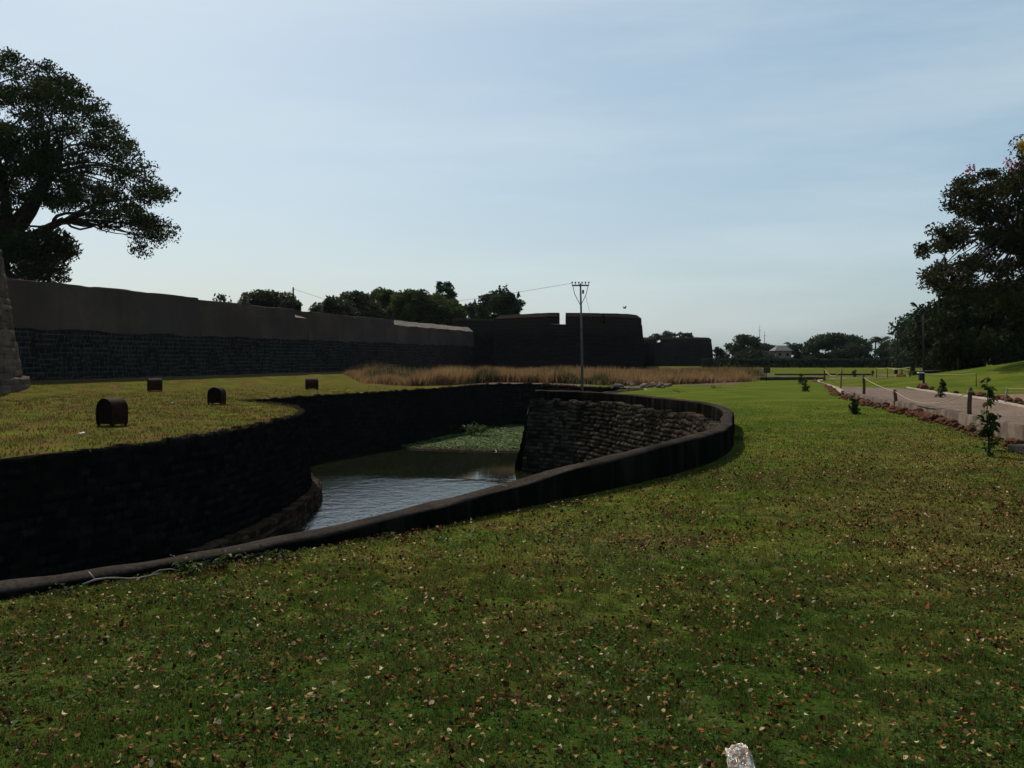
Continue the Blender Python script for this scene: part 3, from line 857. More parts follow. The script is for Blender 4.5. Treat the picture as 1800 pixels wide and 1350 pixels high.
# earth bed and second path piece beyond
bed = MB()
cs = [P(1747, 702, 29.6), P(1830, 707, 29.6), P(1830, 690, 36.5), P(1742, 699, 35.0)]
bed.add([(p.x, p.y, float(ground_z(p.x, p.y)) + .03) for p in cs], [(0, 1, 2, 3)])
M_soil = mat_plain("bare_earth", (0.0900, 0.0540, 0.0330), (0.1440, 0.0960, 0.0600), 3, 0.95, 0.1, 0.8, 0.05, world=True)
struct(bed.build("soil", M_soil))
fp = MB(); fp.add([(34, 88, .02), (58, 88, .3), (58, 92, .3), (34, 93, .02)], [(0, 1, 2, 3)])
for i, q in enumerate(fp.v): fp.v[i] = (q[0], q[1], float(ground_z(q[0], q[1])) + .03)
struct(fp.build("path", M_soil))

# ------------------------------------------------------------------ posts and ropes
def post(px, py, d, h, lean, label, r=0.045):
    x = (px - 900) / F * d; z = float(ground_z(x, d)) if py is None else 0.0
    o = thing("fence_post", label, "post", (x, d, z), 0, "rough wooden posts along the path")
    mb = MB()
    pts = [(lean * t * h + .012 * math.sin(t * 7 + px), .01 * math.cos(t * 5), -.2 + (h + .2) * t) for t in (0, .3, .6, .85, 1)]
    mb.tube(pts, [r * 1.1, r, r * .95, r * .9, r * .8], 9)
    mb.build("stake", M_wood, o, True)
    mb = MB(); mb.tube([(lean * h * .9 - .0, 0, h * .9 - .015), (lean * h * .9, 0, h * .9 + .015)], r * 1.12, 9); mb.build("rope_knot", M_rope, o)
    return Vector((x + lean * h * .9, d, z + h * .9))
tp = {}
tp['a'] = post(1447.5, 0, 66, .95, .09, "leaning post at the far bend of the path, one of a pair")
tp['a2'] = post(1450.5, 0, 65, .98, -.06, "upright post paired with the leaning one at the far bend")
tp['b'] = post(1477.5, 0, 49, 1.08, .06, "thin post beside the path, second from the far bend", .032)
tp['c'] = post(1518.5, 0, 39.6, .9, 0, "stout post standing behind the middle sapling", .06)
tp['d'] = post(1575, 0, 31.0, .60, -.05, "short post among the laterite rocks", .06)
tp['e'] = post(1703, 0, 22.6, .92, .03, "tall dark post next to the largest sapling", .055)
def rope(a, b, sag, label, r=0.010, group="ropes strung along the path"):
    mb = MB(); n = 18
    mb.tube([a.lerp(b, t / n) - Vector((0, 0, sag * 4 * (t / n) * (1 - t / n))) for t in range(n + 1)], r, 5)
    return tag(mb.build("rope", M_rope, None, True), label, "rope", group)
rope(tp['a2'], tp['b'], .35, "pale rope hanging between the far bend pair and the thin post", .016)
rope(tp['c'], tp['d'], .06, "pale rope from the stout post down to the short post", .012)
rope(tp['d'], tp['e'], .33, "pale rope sagging onto the path between the short post and the tall dark post", .010)
def post_r(px, d, h, label, lean=0.0, r=.03, mat=None):
    x = (px - 900) / F * d; z = float(ground_z(x, d))
    o = thing("fence_post", label, "post", (x, d, z), 0, "thin posts on the lamp side of the path")
    mb = MB(); mb.tube([(0, 0, -.2), (lean * h * .5, 0, h * .5), (lean * h, 0, h)], [r, r, r * .85], 8); mb.build("stake", M_kerb if mat is None else mat, o, True)
    mb = MB(); mb.tube([(lean * h * .92, 0, h * .92 - .012), (lean * h * .93, 0, h * .92 + .012)], r * 1.2, 8); mb.build("rope_knot", M_rope, o)
    return Vector((x + lean * h * .95, d, z + h * .95))
q1 = post_r(1766, 27.5, .52, "pale thin post at the corner of the earth bed", .14)
q2 = post_r(1835, 26.0, .55, "pale thin post of the earth bed, beyond the first")
rope(q1, q2, .02, "rope over the earth bed", .011)
q3 = post_r(1716, 44, .62, "thin post on the lawn mound", 0, .02, M_wood)
q4 = post_r(1622.6, 47, .62, "thin post right beside the near street lamp", 0, .02, M_wood)
rope(q4, q3, .05, "pale rope from the near street lamp across the mound", .016)
q5 = post_r(1560, 72, .80, "thin post on the far lawn left of the far lamp", 0, .03, M_wood)
q6 = post_r(1541, 74, .82, "thin post on the far lawn, outermost of its rope", 0, .03, M_wood)
q7 = post_r(1600, 58, .62, "thin post on the lawn behind the near lamp", 0, .03, M_wood)
rope(q6, q5, .05, "far rope between two thin posts on the back lawn", .022)
rope(q5, q7, .08, "pale rope slanting from the far posts toward the near lamp", .02)

# ------------------------------------------------------------------ street lamps
def lamp(px, d, base_y, top_y, arm_px, label, dark=True, box=False):
    x = (px - 900) / F * d; z = float(ground_z(x, d))
    ztop = EYE + (HOR - top_y) / F * d; H = ztop - z
    o = thing("street_lamp", label, "street lamp", (x, d, z), 0, "street lamps along the path")
    L = arm_px / F * d
    mb = MB(); mb.tube([(0, 0, -.1), (0, 0, H * .5), (0, 0, H - L * .75)], [.05, .042, .034], 10); mb.build("pole", M_darksteel if dark else M_steel, o, True)
    mb = MB(); mb.tube([(0, 0, H - L * .78), (-L * .12, 0, H - L * .62), (-L * .6, 0, H - L * .2)], [.035, .032, .028], 8); mb.build("arm", M_darksteel if dark else M_steel, o, True)
    mb = MB()
    # tapered luminaire housing
    a, b = Vector((-L * .56, 0, H - L * .235)), Vector((-L * 1.02, 0, H + L * .06)); ax = (b - a).normalized(); up = Vector((ax.z, 0, -ax.x)) * -1
    if up.z < 0: up = -up
    vs = []
    for t, w, h in ((0, .045, .04), (.35, .09, .07), (.8, .11, .075), (1, .07, .04)):
        c = a.lerp(b, t)
        for sy, su in ((-1, -.4), (1, -.4), (1, 1), (-1, 1)): vs.append(c + Vector((0, sy * w, 0)) + up * su * h)
    fs = [(0, 3, 2, 1), (12, 13, 14, 15)]
    for i in range(3):
        for k in range(4): fs.append((i * 4 + k, i * 4 + (k + 1) % 4, i * 4 + 4 + (k + 1) % 4, i * 4 + 4 + k))
    mb.add(vs, fs); hd = mb.build("lamp_head", M_darksteel if dark else M_steel, o)
    mb = MB(); vs = []
    for t, w in ((.35, .08), (.85, .09)):
        c = a.lerp(b, t)
        for sy, su in ((-1, -.034), (1, -.034), (.7, -.075), (-.7, -.075)): vs.append(c + Vector((0, sy * w, 0)) + up * su)
    mb.add(vs, [(0, 1, 2, 3), (4, 7, 6, 5), (0, 4, 5, 1), (1, 5, 6, 2), (2, 6, 7, 3), (3, 7, 4, 0)]); mb.build("lens", M_lampglass, hd)
    mb = MB(); mb.box((0, 0, .09), (.11, .11, .09)); mb.build("base", M_kerb, o, bevel=.01)
    if box:
        mb = MB(); mb.box((-.14, -.02, .47), (.09, .08, .17)); jb = mb.build("junction_box", M_darksteel, o, bevel=.008)
        mb = MB(); mb.box((-.15, -.02, .665), (.13, .11, .025)); mb.build("box_lid", M_white, jb, bevel=.006)
    return o
lamp(1623.5, 46, 682, 534, 22, "near dark street lamp with a white-lidded box on its pole", True, True)
lamp(1577, 78, 664, 568, 14, "far dark street lamp left of the near one", True, True)
lamp(1684, 74, 647, 588, 12, "pale street lamp in front of the dark trees, left of two", False)
lamp(1714, 82, 642, 600, 10, "pale street lamp in front of the dark trees, right of two", False)

# ------------------------------------------------------------------ utility pole
up_ = thing("utility_pole", "thin steel utility pole with braced crossarm standing behind the parapet", "utility pole", (3.03, 42.0, 0))
H = EYE + (HOR - 497) / F * 42; u = 42 / F
mb = MB(); mb.tube([(.03, 0, -.3), (.0, 0, H * .5), (-.06, 0, H - .03)], [.062, .05, .038], 10); mb.build("pole", M_steel, up_, True)
mb = MB(); mb.box((-.06, -.05, H - .12), (.37, .025, .03)); mb.build("crossarm", M_steel, up_)
for k in range(6):
    mb = MB(); xx = -.06 - .36 + .144 * k
    mb.tube([(xx, -.05, H - .09), (xx, -.05, H - .03), (xx, -.05, H - .025), (xx, -.05, H + .03), (xx, -.05, H + .05)], [.012, .012, .032, .036, .02], 8)
    mb.build("insulator", M_porcelain, up_, True)
for sx in (-1, 1):
    mb = MB(); mb.tube([(-.06 + sx * .33, -.03, H - .13), (-.06 + sx * .25, -.03, H - .5), (-.05, -.02, H - 1.0)], .014, 6); mb.build("brace", M_steel, up_)
mb = MB(); mb.box((.05, -.07, H - .40), (.04, .05, .08)); mb.build("fuse_box", M_darksteel, up_, bevel=.01)
mb = MB(); n = 16; a = Vector((-.42, -.05, H - .02)); b = Vector((-26, 33, 5.0))
mb.tube([a.lerp(b, t / n) - Vector((0, 0, 2.4 * (t / n) * (1 - t / n))) for t in range(n + 1)], .007, 4); mb.build("wire", M_wire, up_)
mb = MB(); mb.tube([(.16, -.03, H - .5), (.22, 0, H - .8), (.45, .1, H - 1.6)], .007, 4); mb.build("loose_wire", M_wire, up_)
p2 = wall_pt(515); wp = thing("wire_pole", "thin pole rising behind the fort wall near its notch", "pole", (p2[0] - 1.5, p2[1] + 3.5, 0.5))
d2 = p2[1] + 3.5; wp.location.x = (515.5 - 900) / F * d2
mb = MB(); mb.tube([(0, 0, 0), (0, 0, EYE + (HOR - 505) / F * d2 - .5)], [.09, .06], 8); mb.build("mast", M_darksteel, wp)
hz = EYE + (HOR - 508) / F * d2 - .5
mb = MB(); mb.tube([(0, 0, hz), (-3, 8, hz - 1.0), (-6, 18, hz - 2.2)], .012, 4); mb.build("wire", M_wire, wp)
mb = MB(); mb.tube([(0, 0, hz), (4, 8, hz - 1.3), (10, 22, hz - 2.6)], .012, 4); mb.build("wire", M_wire, wp)

# ------------------------------------------------------------------ rusty hoods on the berm
def hood(px, py, w, h, L, yaw, label):
    d = EYE * F / (py - HOR); x = (px - 900) / F * d
    o = thing("vent_hood", label, "vent hood", (x, d, float(ground_z(x, d))), yaw, "rusty hoods on the berm")
    n = 16; r = w / 2; zs = h - r * .95
    lift = .055
    prof = [(-r, lift)] + [(-r * math.cos(math.pi * k / n), zs + r * .95 * math.sin(math.pi * k / n)) for k in range(n + 1)] + [(r, lift)]
    inner = [(x_ * .955, z_ if i in (0, len(prof) - 1) else zs + (z_ - zs) * .955) for i, (x_, z_) in enumerate(prof)]
    m = len(prof); vs = []; fs = []
    for y_ in (-L / 2, L / 2):
        vs += [(a, y_, b) for a, b in prof]; vs += [(a, y_, b) for a, b in inner]
    for i in range(m - 1):
        fs.append((i, 2 * m + i, 2 * m + i + 1, i + 1)); fs.append((m + i, m + i + 1, 3 * m + i + 1, 3 * m + i))
        fs.append((i, i + 1, m + i + 1, m + i)); fs.append((2 * m + i, 3 * m + i, 3 * m + i + 1, 2 * m + i + 1))
    fs.append((0, m, 3 * m, 2 * m)); fs.append((m - 1, 3 * m - 1, 4 * m - 1, 2 * m - 1))
    mb = MB(); mb.add(vs, fs); mb.build("shell", M_rust, o)
    for nm, y_ in (("front_plate", -L / 2 + .05), ("back_plate", L / 2 - .05)):
        mb = MB(); a = [(p, y_ - .006, q) for p, q in inner]; b = [(p, y_ + .006, q) for p, q in inner]
        mb.add(a + b, [tuple(range(m)), tuple(reversed(range(m, 2 * m)))] + [(i, m + i, m + i + 1, i + 1) for i in range(m - 1)] + [(m - 1, 2 * m - 1, m, 0)])
        mb.build(nm, M_rust_dark, o)
    for k in range(3):
        mb = MB(); mb.box((0, -L / 2 + .04, zs * .35 + k * zs * .28 + .06), (r * .8, .012, .02)); mb.build("louvre", M_rust_dark, o)
    for sx in (-1, 1):
        for sy in (-1, 1):
            mb = MB(); mb.box((sx * (r - .035), sy * (L / 2 - .05), lift / 2 - .03), (.025, .025, lift / 2 + .05)); mb.build("leg", M_rust_dark, o)
    return o
hood(197, 749, .55, .66, .46, R(-27), "nearest rusty barrel-topped hood on the berm, largest of the four")
hood(381, 711, .50, .60, .46, R(-4), "rusty hood seen square on as a dark arch near the berm's rounded end")
hood(272, 688, .70, .64, .62, R(-62), "rusty hood on the berm close to the fort wall, left of the distant pair")
hood(548, 685, .62, .58, .62, R(-74), "small rusty hood far along the berm near the dry grass")

# ------------------------------------------------------------------ foliage helpers
def frames(n, r, up=0.0):
    u = r.normal(size=(n, 3)); u[:, 2] *= (1 - up * .7); u /= np.linalg.norm(u, axis=1)[:, None]
    t = r.normal(size=(n, 3)); t -= (t * u).sum(1)[:, None] * u; t /= np.linalg.norm(t, axis=1)[:, None]
    return u, t
def leaf_quads(C, size, r, aspect=0.5, up=0.0):
    n = len(C); u, t = frames(n, r, up)
    a = size[:, None]
    V = np.stack([C - u * a * .5, C + t * a * aspect * .5 - u * a * .05, C + u * a * .5, C - t * a * aspect * .5 - u * a * .05], 1)
    return V.reshape(-1, 3), np.arange(4 * n).reshape(-1, 4)
def limb(mb, a, b, r0, r1, r, bend=0.12, n=6, sides=6, sag=0.0):
    a, b = np.array(a, float), np.array(b, float); L = np.linalg.norm(b - a)
    bend = min(bend, .55 / max(L, .01))
    o1 = r.normal(size=3) * L * bend; o2 = r.normal(size=3) * L * bend * .5
    pts = []
    for i in range(n + 1):
        t = i / n
        pts.append(a + (b - a) * t + o1 * math.sin(math.pi * t) + o2 * math.sin(2 * math.pi * t) + np.array((0, 0, sag * L * math.sin(math.pi * t))))
    mb.tube(pts, list(np.linspace(r0, r1, n + 1)), sides, False)
    return pts

def tree(name, label, base, clumps, leaf, mat, trunk_r=.3, fork=None, seed=1, group="trees", cat="tree", aspect=.5, forks=3, limbs=30, twig=True, barks=None, lean=(0, 0), extra=None):
    """clumps: rows x,y,z,rx,ry,rz,count in world space"""
    r = np.random.default_rng(seed)
    base = np.array(base, float); cl = np.array(clumps, float)
    root = thing(name, label, cat, tuple(base), 0, group)
    cz = cl[:, 2]
    fz = fork if fork is not None else base[2] + 0.55 * (cz.min() - base[2])
    fp_ = np.array((base[0] + lean[0], base[1] + lean[1], fz))
    mb = MB()
    limb(mb, base - (0, 0, .3) - base * 0 - base, fp_ - base, trunk_r * 1.25, trunk_r * .8, r, .03, 6, 10)
    # forks -> clump centres, nearest fork
    order = r.permutation(len(cl))[:limbs]
    hubs = [fp_]
    cen = cl[:, :3].mean(0)
    for k in range(forks):
        tgt = cl[r.integers(len(cl)), :3]; h = fp_ + (tgt - fp_) * r.uniform(.35, .6) + np.array((0, 0, .08 * np.linalg.norm(tgt - fp_)))
        limb(mb, fp_ - base, h - base, trunk_r * .62, trunk_r * .3, r, .06, 6, 8); hubs.append(h)
    H_ = np.array(hubs)
    for i in order:
        c = cl[i, :3]; h = H_[np.argmin(np.linalg.norm(H_ - c, axis=1))]
        L = np.linalg.norm(c - h)
        limb(mb, h - base, c - base, max(.02, min(trunk_r * .22, .014 * L + .015)), .015, r, .13, 8, 5, .05)
    mb.build("trunk", M_bark if barks is None else barks, root, True)
    Vs, tn = [], []
    for row in cl:
        n = int(row[6]);
        if n < 1: continue
        d = r.normal(size=(n, 3)); d /= np.linalg.norm(d, axis=1)[:, None]
        q = row[:3] + d * (r.random(n) ** .5)[:, None] * row[3:6]
        sz = leaf * r.uniform(.55, 1.35, n)
        v, _ = leaf_quads(q, sz, r, aspect)
        Vs.append(v); tn.append(np.repeat(np.clip(r.random() * .5 + r.random(n) * .5, 0, 1), 4))
    V = np.vstack(Vs) - base; tn = np.concatenate(tn)
    mesh_np("crown", V, np.arange(len(V)).reshape(-1, 4), mat, root, attrs={"tone": tn})
    if extra:
        for nm, mt, q in extra:
            q = np.array(q) ; pts_ = q[r.integers(len(q), size=130)] + r.normal(size=(130, 3)) * .16
            v, f = leaf_quads(pts_ - base, np.full(130, .17), r, .8)
            mesh_np(nm, v, f, mt, root, attrs={"tone": np.repeat(r.random(130), 4)})
    return root

def poly_clumps(poly, d, depth, n, rad, count, seed, flat=.8, sparse=None):
    """clump centres spread through the outline seen from the lawn, each at its own distance"""
    r = np.random.default_rng(seed); poly = np.array(poly, float)
    lo, hi = poly.min(0), poly.max(0); out = []
    while len(out) < n:
        x, y = r.uniform(lo[0], hi[0]), r.uniform(lo[1], hi[1])
        if not in_poly(np.array([x]), np.array([y]), poly)[0]: continue
        dd = d + r.uniform(-depth, depth)
        p = P(x, y, d); k = rad * r.uniform(.65, 1.3)
        c = count
        if sparse is not None: c *= sparse(x, y)
        out.append((p.x * (0.5 + 0.5 * dd / d), dd, EYE + (p.z - EYE) * dd / d, k * 1.25, k * 1.25, k * flat, c * r.uniform(.6, 1.3) * k * k / rad / rad))
        out[-1] = (p.x * dd / d, dd) + out[-1][2:]
    return out

# the great tree behind the wall
polyL = [(-330, 150), (-150, 85), (0, 92), (45, 100), (90, 120), (132, 152), (165, 185), (200, 212), (225, 245), (245, 275), (275, 305), (288, 345), (298, 375), (300, 402), (268, 405), (225, 385), (180, 385), (140, 368), (95, 362), (60, 360), (20, 378), (-330, 420)]
clL = poly_clumps(polyL, 75, 8, 640, .82, 235, 5, .7, lambda x, y: .95 if (x < 200) else .75)
clL += poly_clumps([(225, 385), (285, 375), (308, 398), (300, 414), (266, 436), (250, 458), (238, 455), (236, 420)], 75, 3, 30, .7, 75, 6, .9)
clL += poly_clumps([(140, 368), (230, 385), (235, 400), (190, 402), (150, 385)], 75, 3, 9, .6, 80, 7, .7)
tb = P(-8, 500, 75)
tree("rain_tree", "huge dark spreading tree rising behind the near end of the fort wall", (tb.x, 75, .5), clL, .25, M_fol_big, .95, EYE + (HOR - 430) / F * 75, 3, "trees behind the fort wall", forks=7, limbs=170)
clB = poly_clumps([(-120, 440), (10, 410), (60, 400), (100, 410), (118, 432), (108, 455), (118, 495), (60, 500), (-120, 505)], 72, 3, 60, 1.0, 380, 8, .8)
tb = P(40, 520, 72)
tree("leafy_tree", "bushy dark tree crowding under the huge tree behind the wall", (tb.x, 72, .5), clB, .27, M_fol_mid, .3, 4.0, 4, "trees behind the fort wall", limbs=20)

# trees at the right edge
polyR = [(1810, 262), (1775, 292), (1745, 292), (1712, 300), (1688, 325), (1672, 352), (1655, 392), (1628, 425), (1610, 445), (1636, 452), (1668, 438), (1712, 438), (1722, 450), (1690, 464), (1640, 466), (1622, 478), (1640, 505), (1700, 522), (1810, 540), (1960, 480), (1960, 300), (1880, 255)]
clR = poly_clumps(polyR, 60, 5, 330, .60, 200, 15, .75)
clR += poly_clumps([(1790, 265), (1800, 240), (1850, 235), (1850, 280)], 60, 2, 8, .6, 110, 16)
tb = P(1850, 640, 60); 
tree("flame_tree", "tall dark clumpy tree leaning in at the right edge above the mound", (tb.x, 60, float(ground_z(tb.x, 60))), clR, .22, M_fol_right, .45, 5.4, 9, "trees on the right", forks=6, limbs=110,
     extra=[("pink_blossom", M_pink, [tuple(P(1704, 299, 58)), tuple(P(1782, 292, 58)), tuple(P(1776, 286, 58.5))]), ("yellow_blossom", M_yellow, [tuple(P(1797, 252, 57.5)), tuple(P(1801, 262, 57.5))])])
for k, (poly, d, px, lab, m, n, cnt) in enumerate([
    ([(1650, 548), (1668, 522), (1700, 510), (1730, 520), (1735, 560), (1730, 640), (1668, 645), (1645, 620), (1640, 580)], 78, 1692, "dense dark bushy tree behind the pale lamps", M_fol_dark, 110, 260),
    ([(1720, 520), (1790, 500), (1850, 510), (1850, 640), (1725, 642)], 74, 1775, "dark tree filling the gap under the tall right-hand tree", M_fol_dark, 110, 260),
    ([(1850, 500), (1990, 480), (1990, 640), (1850, 645)], 74, 1900, "dark tree farther right along the mound", M_fol_dark, 60, 260),
    ([(1622, 565), (1640, 545), (1658, 545), (1665, 600), (1655, 640), (1628, 640), (1618, 610)], 96, 1640, "tree just right of the near lamp, smaller than the dark ones behind it", M_fol_dark, 60, 230),
    ([(1580, 582), (1600, 566), (1622, 560), (1630, 590), (1628, 635), (1582, 638), (1574, 605)], 120, 1604, "airy grey-green tree between the two dark lamps", M_fol_far, 46, 200)]):
    cl = poly_clumps(poly, d, 5, n, .95 * d / 78, cnt, 60 + k, .85)
    tb = P(px, 640, d)
    tree("shade_tree", lab, (tb.x, d, float(ground_z(tb.x, d))), cl, .36 * d / 78, m, .3, None, 70 + k, "trees on the right", limbs=26)

# trees rising behind the long wall
for k, (px, ty, hw, by, d, m, lab, asp) in enumerate([
    (470, 514, 44, 545, 130, M_fol_mid, "low rounded tree showing over the wall left of its notch", 1),
    (508, 525, 18, 548, 128, M_fol_mid, "small round bush just left of the thin wall pole", 1),
    (388, 514, 14, 530, 110, M_fol_far, "sparse twiggy sprig poking over the wall", .12),
    (585, 522, 34, 560, 135, M_fol_mid, "light green tree with ragged edge right of the wall notch", 1),
    (622, 512, 40, 560, 150, M_fol_mid, "yellow-green tree second from the wall notch", 1),
    (668, 509, 40, 562, 160, M_fol_wall, "dark round-topped tree in the middle of the row behind the wall", 1),
    (735, 508, 46, 568, 150, M_fol_wall, "broad dark umbrella tree behind the sunlit wall top", 1),
    (782, 490, 17, 530, 165, M_fol_far, "slender tall tree standing above the others", .8),
    (775, 520, 34, 570, 155, M_fol_wall, "dark tree below the slender tall one", 1),
    (830, 534, 30, 578, 160, M_fol_far, "small grey tree before the feathery one", .8),
    (880, 510, 36, 560, 140, M_fol_far, "feathery upright tree left of the big bastion", .75)]):
    r = np.random.default_rng(200 + k); cl = []
    hw *= 1.22; by += 14
    n = int(40 * hw / 30) + 8
    for i in range(n):
        a = r.uniform(0, 2 * math.pi); q = math.sqrt(r.random())
        x = px + math.cos(a) * q * hw * .86; y = (ty + by) / 2 + math.sin(a) * q * (by - ty) / 2 * .80
        dd = d + r.uniform(-1, 1) * hw / F * d * .8
        p = P(x, y, dd); rad = .17 * hw / F * d * r.uniform(.6, 1.4) + .25
        cl.append((p.x, dd, p.z, rad * 1.1, rad * 1.1, rad * .8, 150 * asp * rad * rad / .6))
    if "feathery" in lab:
        cl += [(c[0] + r.normal() * .4, c[1], c[2] + 1.0, .25, .25, .9, 30) for c in cl[:12]]
    b = P(px, 640, d)
    tree("leafy_tree" if k != 7 else "slender_tree", lab, (b.x, d, 0.5), cl, .46, m, .25, None, 230 + k, "trees behind the fort wall", limbs=14)

# ---- far side: hedge, trees, palms, houses
hr = np.random.default_rng(77)
n = 26000; hx = hr.uniform(33, 82, n); side = hr.random(n)
top = 1.45 + .18 * (fbm(hx * .5, hx * 0, 4) - .5) * 2
hzv = np.where(side < .35, top + hr.normal(size=n) * .06, hr.uniform(0.02, 1, n) * top)
hy = np.where(side < .35, hr.uniform(167.5, 169.2, n), np.where(side < .85, 167.5 + hr.normal(size=n) * .12, 169.2 + hr.normal(size=n) * .1))
v, f = leaf_quads(np.stack([hx, hy, hzv], 1), .30 * hr.uniform(.6, 1.3, n), hr, .6)
hedge = thing("hedge", "long clipped dark hedge closing the far lawn", "hedge", (0, 0, 0))
mesh_np("foliage", v, f, M_fol_far, hedge, attrs={"tone": np.repeat(hr.random(n) * .6, 4)})
mb = MB()
for k in range(60): mb.tube([(33.4 + k * .82, 168.3, -.1), (33.4 + k * .82 + random.uniform(-.1, .1), 168.3, 1.2)], .05, 5)
mb.build("stems", M_bark, hedge)

def far_tree(px, ty, hw, by, d, lab, flat=.75, k=0, m=None, umbrella=False, name="leafy_tree"):
    r = np.random.default_rng(300 + k); cl = []
    n = int(30 * hw / 30) + 8
    for i in range(n):
        a = r.uniform(0, 2 * math.pi); q = math.sqrt(r.random())
        x = px + math.cos(a) * q * hw * .88; yy = math.sin(a) * q
        if umbrella: yy = -abs(yy) * .8 + .25 + ((x - px) / hw) ** 2 * .45
        y = (ty + by) / 2 + yy * (by - ty) / 2 * .84
        dd = d + r.uniform(-1, 1) * hw / F * d * .8
        p = P(x, y, dd); rad = (.20 * hw / F * d) * r.uniform(.7, 1.3) + .3
        cl.append((p.x, dd, p.z, rad * 1.15, rad * 1.15, rad * flat, 90 * rad * rad))
    b = P(px, 640, d)
    return tree(name, lab, (b.x, d, 0), cl, .62, m or M_fol_far, .4, None, 330 + k, "trees beyond the hedge", limbs=18)
FT = [(1172, 583, 16, 606, 250, "small tree top over the far bastion, left of a pair", {}), (1204, 582, 14, 604, 250, "small tree top over the far bastion, right of a pair", {}),
      (1150, 588, 10, 600, 250, "faint bush top where the two bastions meet", {}),
      (1306, 585, 31, 634, 200, "round crowned dark tree beyond the hedge right of the far bastion", {}),
      (1270, 606, 14, 636, 205, "low tree squeezed between the far bastion and the round tree", {}),
      (1343, 602, 26, 622, 225, "flat topped tree right of the round one", {"umbrella": True}),
      (1345, 622, 22, 640, 190, "low shrubbery in front of the teal building", {}),
      (1402, 604, 18, 636, 205, "tree close beside the pale pink house", {}),
      (1425, 612, 16, 640, 200, "low tree between the house and the umbrella tree", {}),
      (1470, 584, 58, 622, 195, "wide umbrella-crowned tree beyond the hedge", {"umbrella": True}),
      (1450, 622, 30, 642, 190, "dark undergrowth tree below the umbrella tree, left side", {}),
      (1500, 606, 40, 642, 188, "dark bushy tree below the umbrella tree, right side", {}),
      (1560, 600, 22, 642, 180, "dark tree behind the far lamp", {}),
      (1590, 596, 24, 642, 165, "thick tree at the right end of the hedge", {}),
      (1318, 612, 24, 641, 186, "thicket below the round tree", {})]
for k, (px, ty, hw, by, d, lab, kw) in enumerate(FT): far_tree(px, ty, hw, by, d, lab, k=k, **kw)

def palm(px, ty, d, lab, k):
    r = np.random.default_rng(400 + k)
    top = P(px, ty + 8, d); b = P(px, 640, d)
    o = thing("palm_tree", lab, "palm", (b.x, d, 0), 0, "palms beyond the hedge")
    h = top.z
    mb = MB(); limb(mb, (0, 0, -.2), (.4, 0, h), .22, .13, r, .02, 6, 8); mb.build("trunk", M_bark, o, True)
    V = []; tn = []
    for i in range(20):
        az = r.uniform(0, 6.28); el = r.uniform(-.25, 1.1); L = r.uniform(2.2, 3.1)
        dv = np.array((math.cos(az), math.sin(az), 0)); sd_ = np.array((-math.sin(az), math.cos(az), 0))
        for t in np.linspace(.12, 1, 16):
            c = np.array((.4, 0, h)) + dv * L * t * math.cos(el * (1 - .3 * t)) + np.array((0, 0, L * (math.sin(el) * t - .75 * t * t)))
            w = .75 * math.sin(math.pi * min(1, .15 + t * .85)) + .08
            for s_ in (-1, 1):
                e = c + sd_ * s_ * w * .8 + dv * .25 * w - np.array((0, 0, .35 * w))
                V += [c - dv * .08, c + dv * .10, e + dv * .03, e - dv * .03]; tn += [r.random()] * 4
    V = np.array(V)
    mesh_np("fronds", V, np.arange(len(V)).reshape(-1, 4), M_fol_far, o, attrs={"tone": np.array(tn)})
palm(1388, 599, 215, "palm beside the pale pink house", 0)
palm(1547, 589, 195, "palm rising left of the far lamp", 1)
palm(1285, 606, 215, "palm at the foot of the round tree by the far bastion", 2)
palm(1536, 592, 200, "palm with drooping fronds right of the umbrella tree", 3)

def house(px0, px1, ytop, d, wallm, label, name, roof=True, floors=2):
    a, b = P(px0, 640, d), P(px1, 640, d); w = b.x - a.x; cx = (a.x + b.x) / 2
    zt = EYE + (HOR - ytop) / F * d; wt = zt - (1.1 if roof else .0)
    o = thing(name, label, "house", (cx, d, 0), 0)
    mb = MB(); mb.box((0, 2, wt / 2), (w / 2, 2, wt / 2)); wl_ = mb.build("wall", wallm, o)
    mb = MB()
    if roof:
        mb.add([(-w / 2 - .3, -.4, wt), (w / 2 + .3, -.4, wt), (w / 2 + .3, 4.4, wt), (-w / 2 - .3, 4.4, wt), (-w / 4, 2, zt), (w / 4, 2, zt)], [(0, 1, 5, 4), (1, 2, 5), (2, 3, 4, 5), (3, 0, 4), (0, 3, 2, 1)])
    else: mb.box((0, 2, zt + .1), (w / 2 + .15, 2.15, .1))
    mb.build("roof", M_roof if roof else M_plaster, o)
    mb = MB(); mb.box((0, -.35, wt * .55), (w / 2 + .1, .4, .08)); mb.build("balcony", M_white if not roof else M_housewall, o)
    for fl in range(floors):
        for k in range(2):
            x0 = -w / 4 + k * w / 2; z0 = wt * (.27 + .48 * fl)
            mb = MB(); mb.box((x0, -.01, z0), (w * .11, .03, wt * .10)); fr_ = mb.build("window", M_kerb, o)
            mb = MB(); mb.box((x0, -.05, z0), (w * .085, .012, wt * .08)); mb.build("pane", M_hole, fr_)
    return o
house(1364, 1391, 607, 198, M_housewall, "small pale pink two-storey house with a blue-grey roof among the far trees", "house")
house(1330, 1355, 617, 206, M_houseblue, "low teal building half hidden by far trees", "building", False, 1)
house(1418, 1428, 624, 203, M_houseblue, "tiny blue hut between far trees", "hut", False, 1)
for (px, ty, lab) in ((1335.5, 571, "taller thin radio mast above the far trees"), (1344, 582, "shorter thin radio mast above the far trees")):
    b = P(px, 640, 260); o = thing("radio_mast", lab, "mast", (b.x, 260, 0)); h = EYE + (HOR - ty) / F * 260
    mb = MB(); mb.tube([(0, 0, 0), (0, 0, h * .8), (0, 0, h)], [.12, .07, .03], 6); mb.build("mast", M_steel, o)
    mb = MB(); mb.box((0, 0, h * .86), (.5, .03, .03)); mb.build("antenna", M_steel, o)

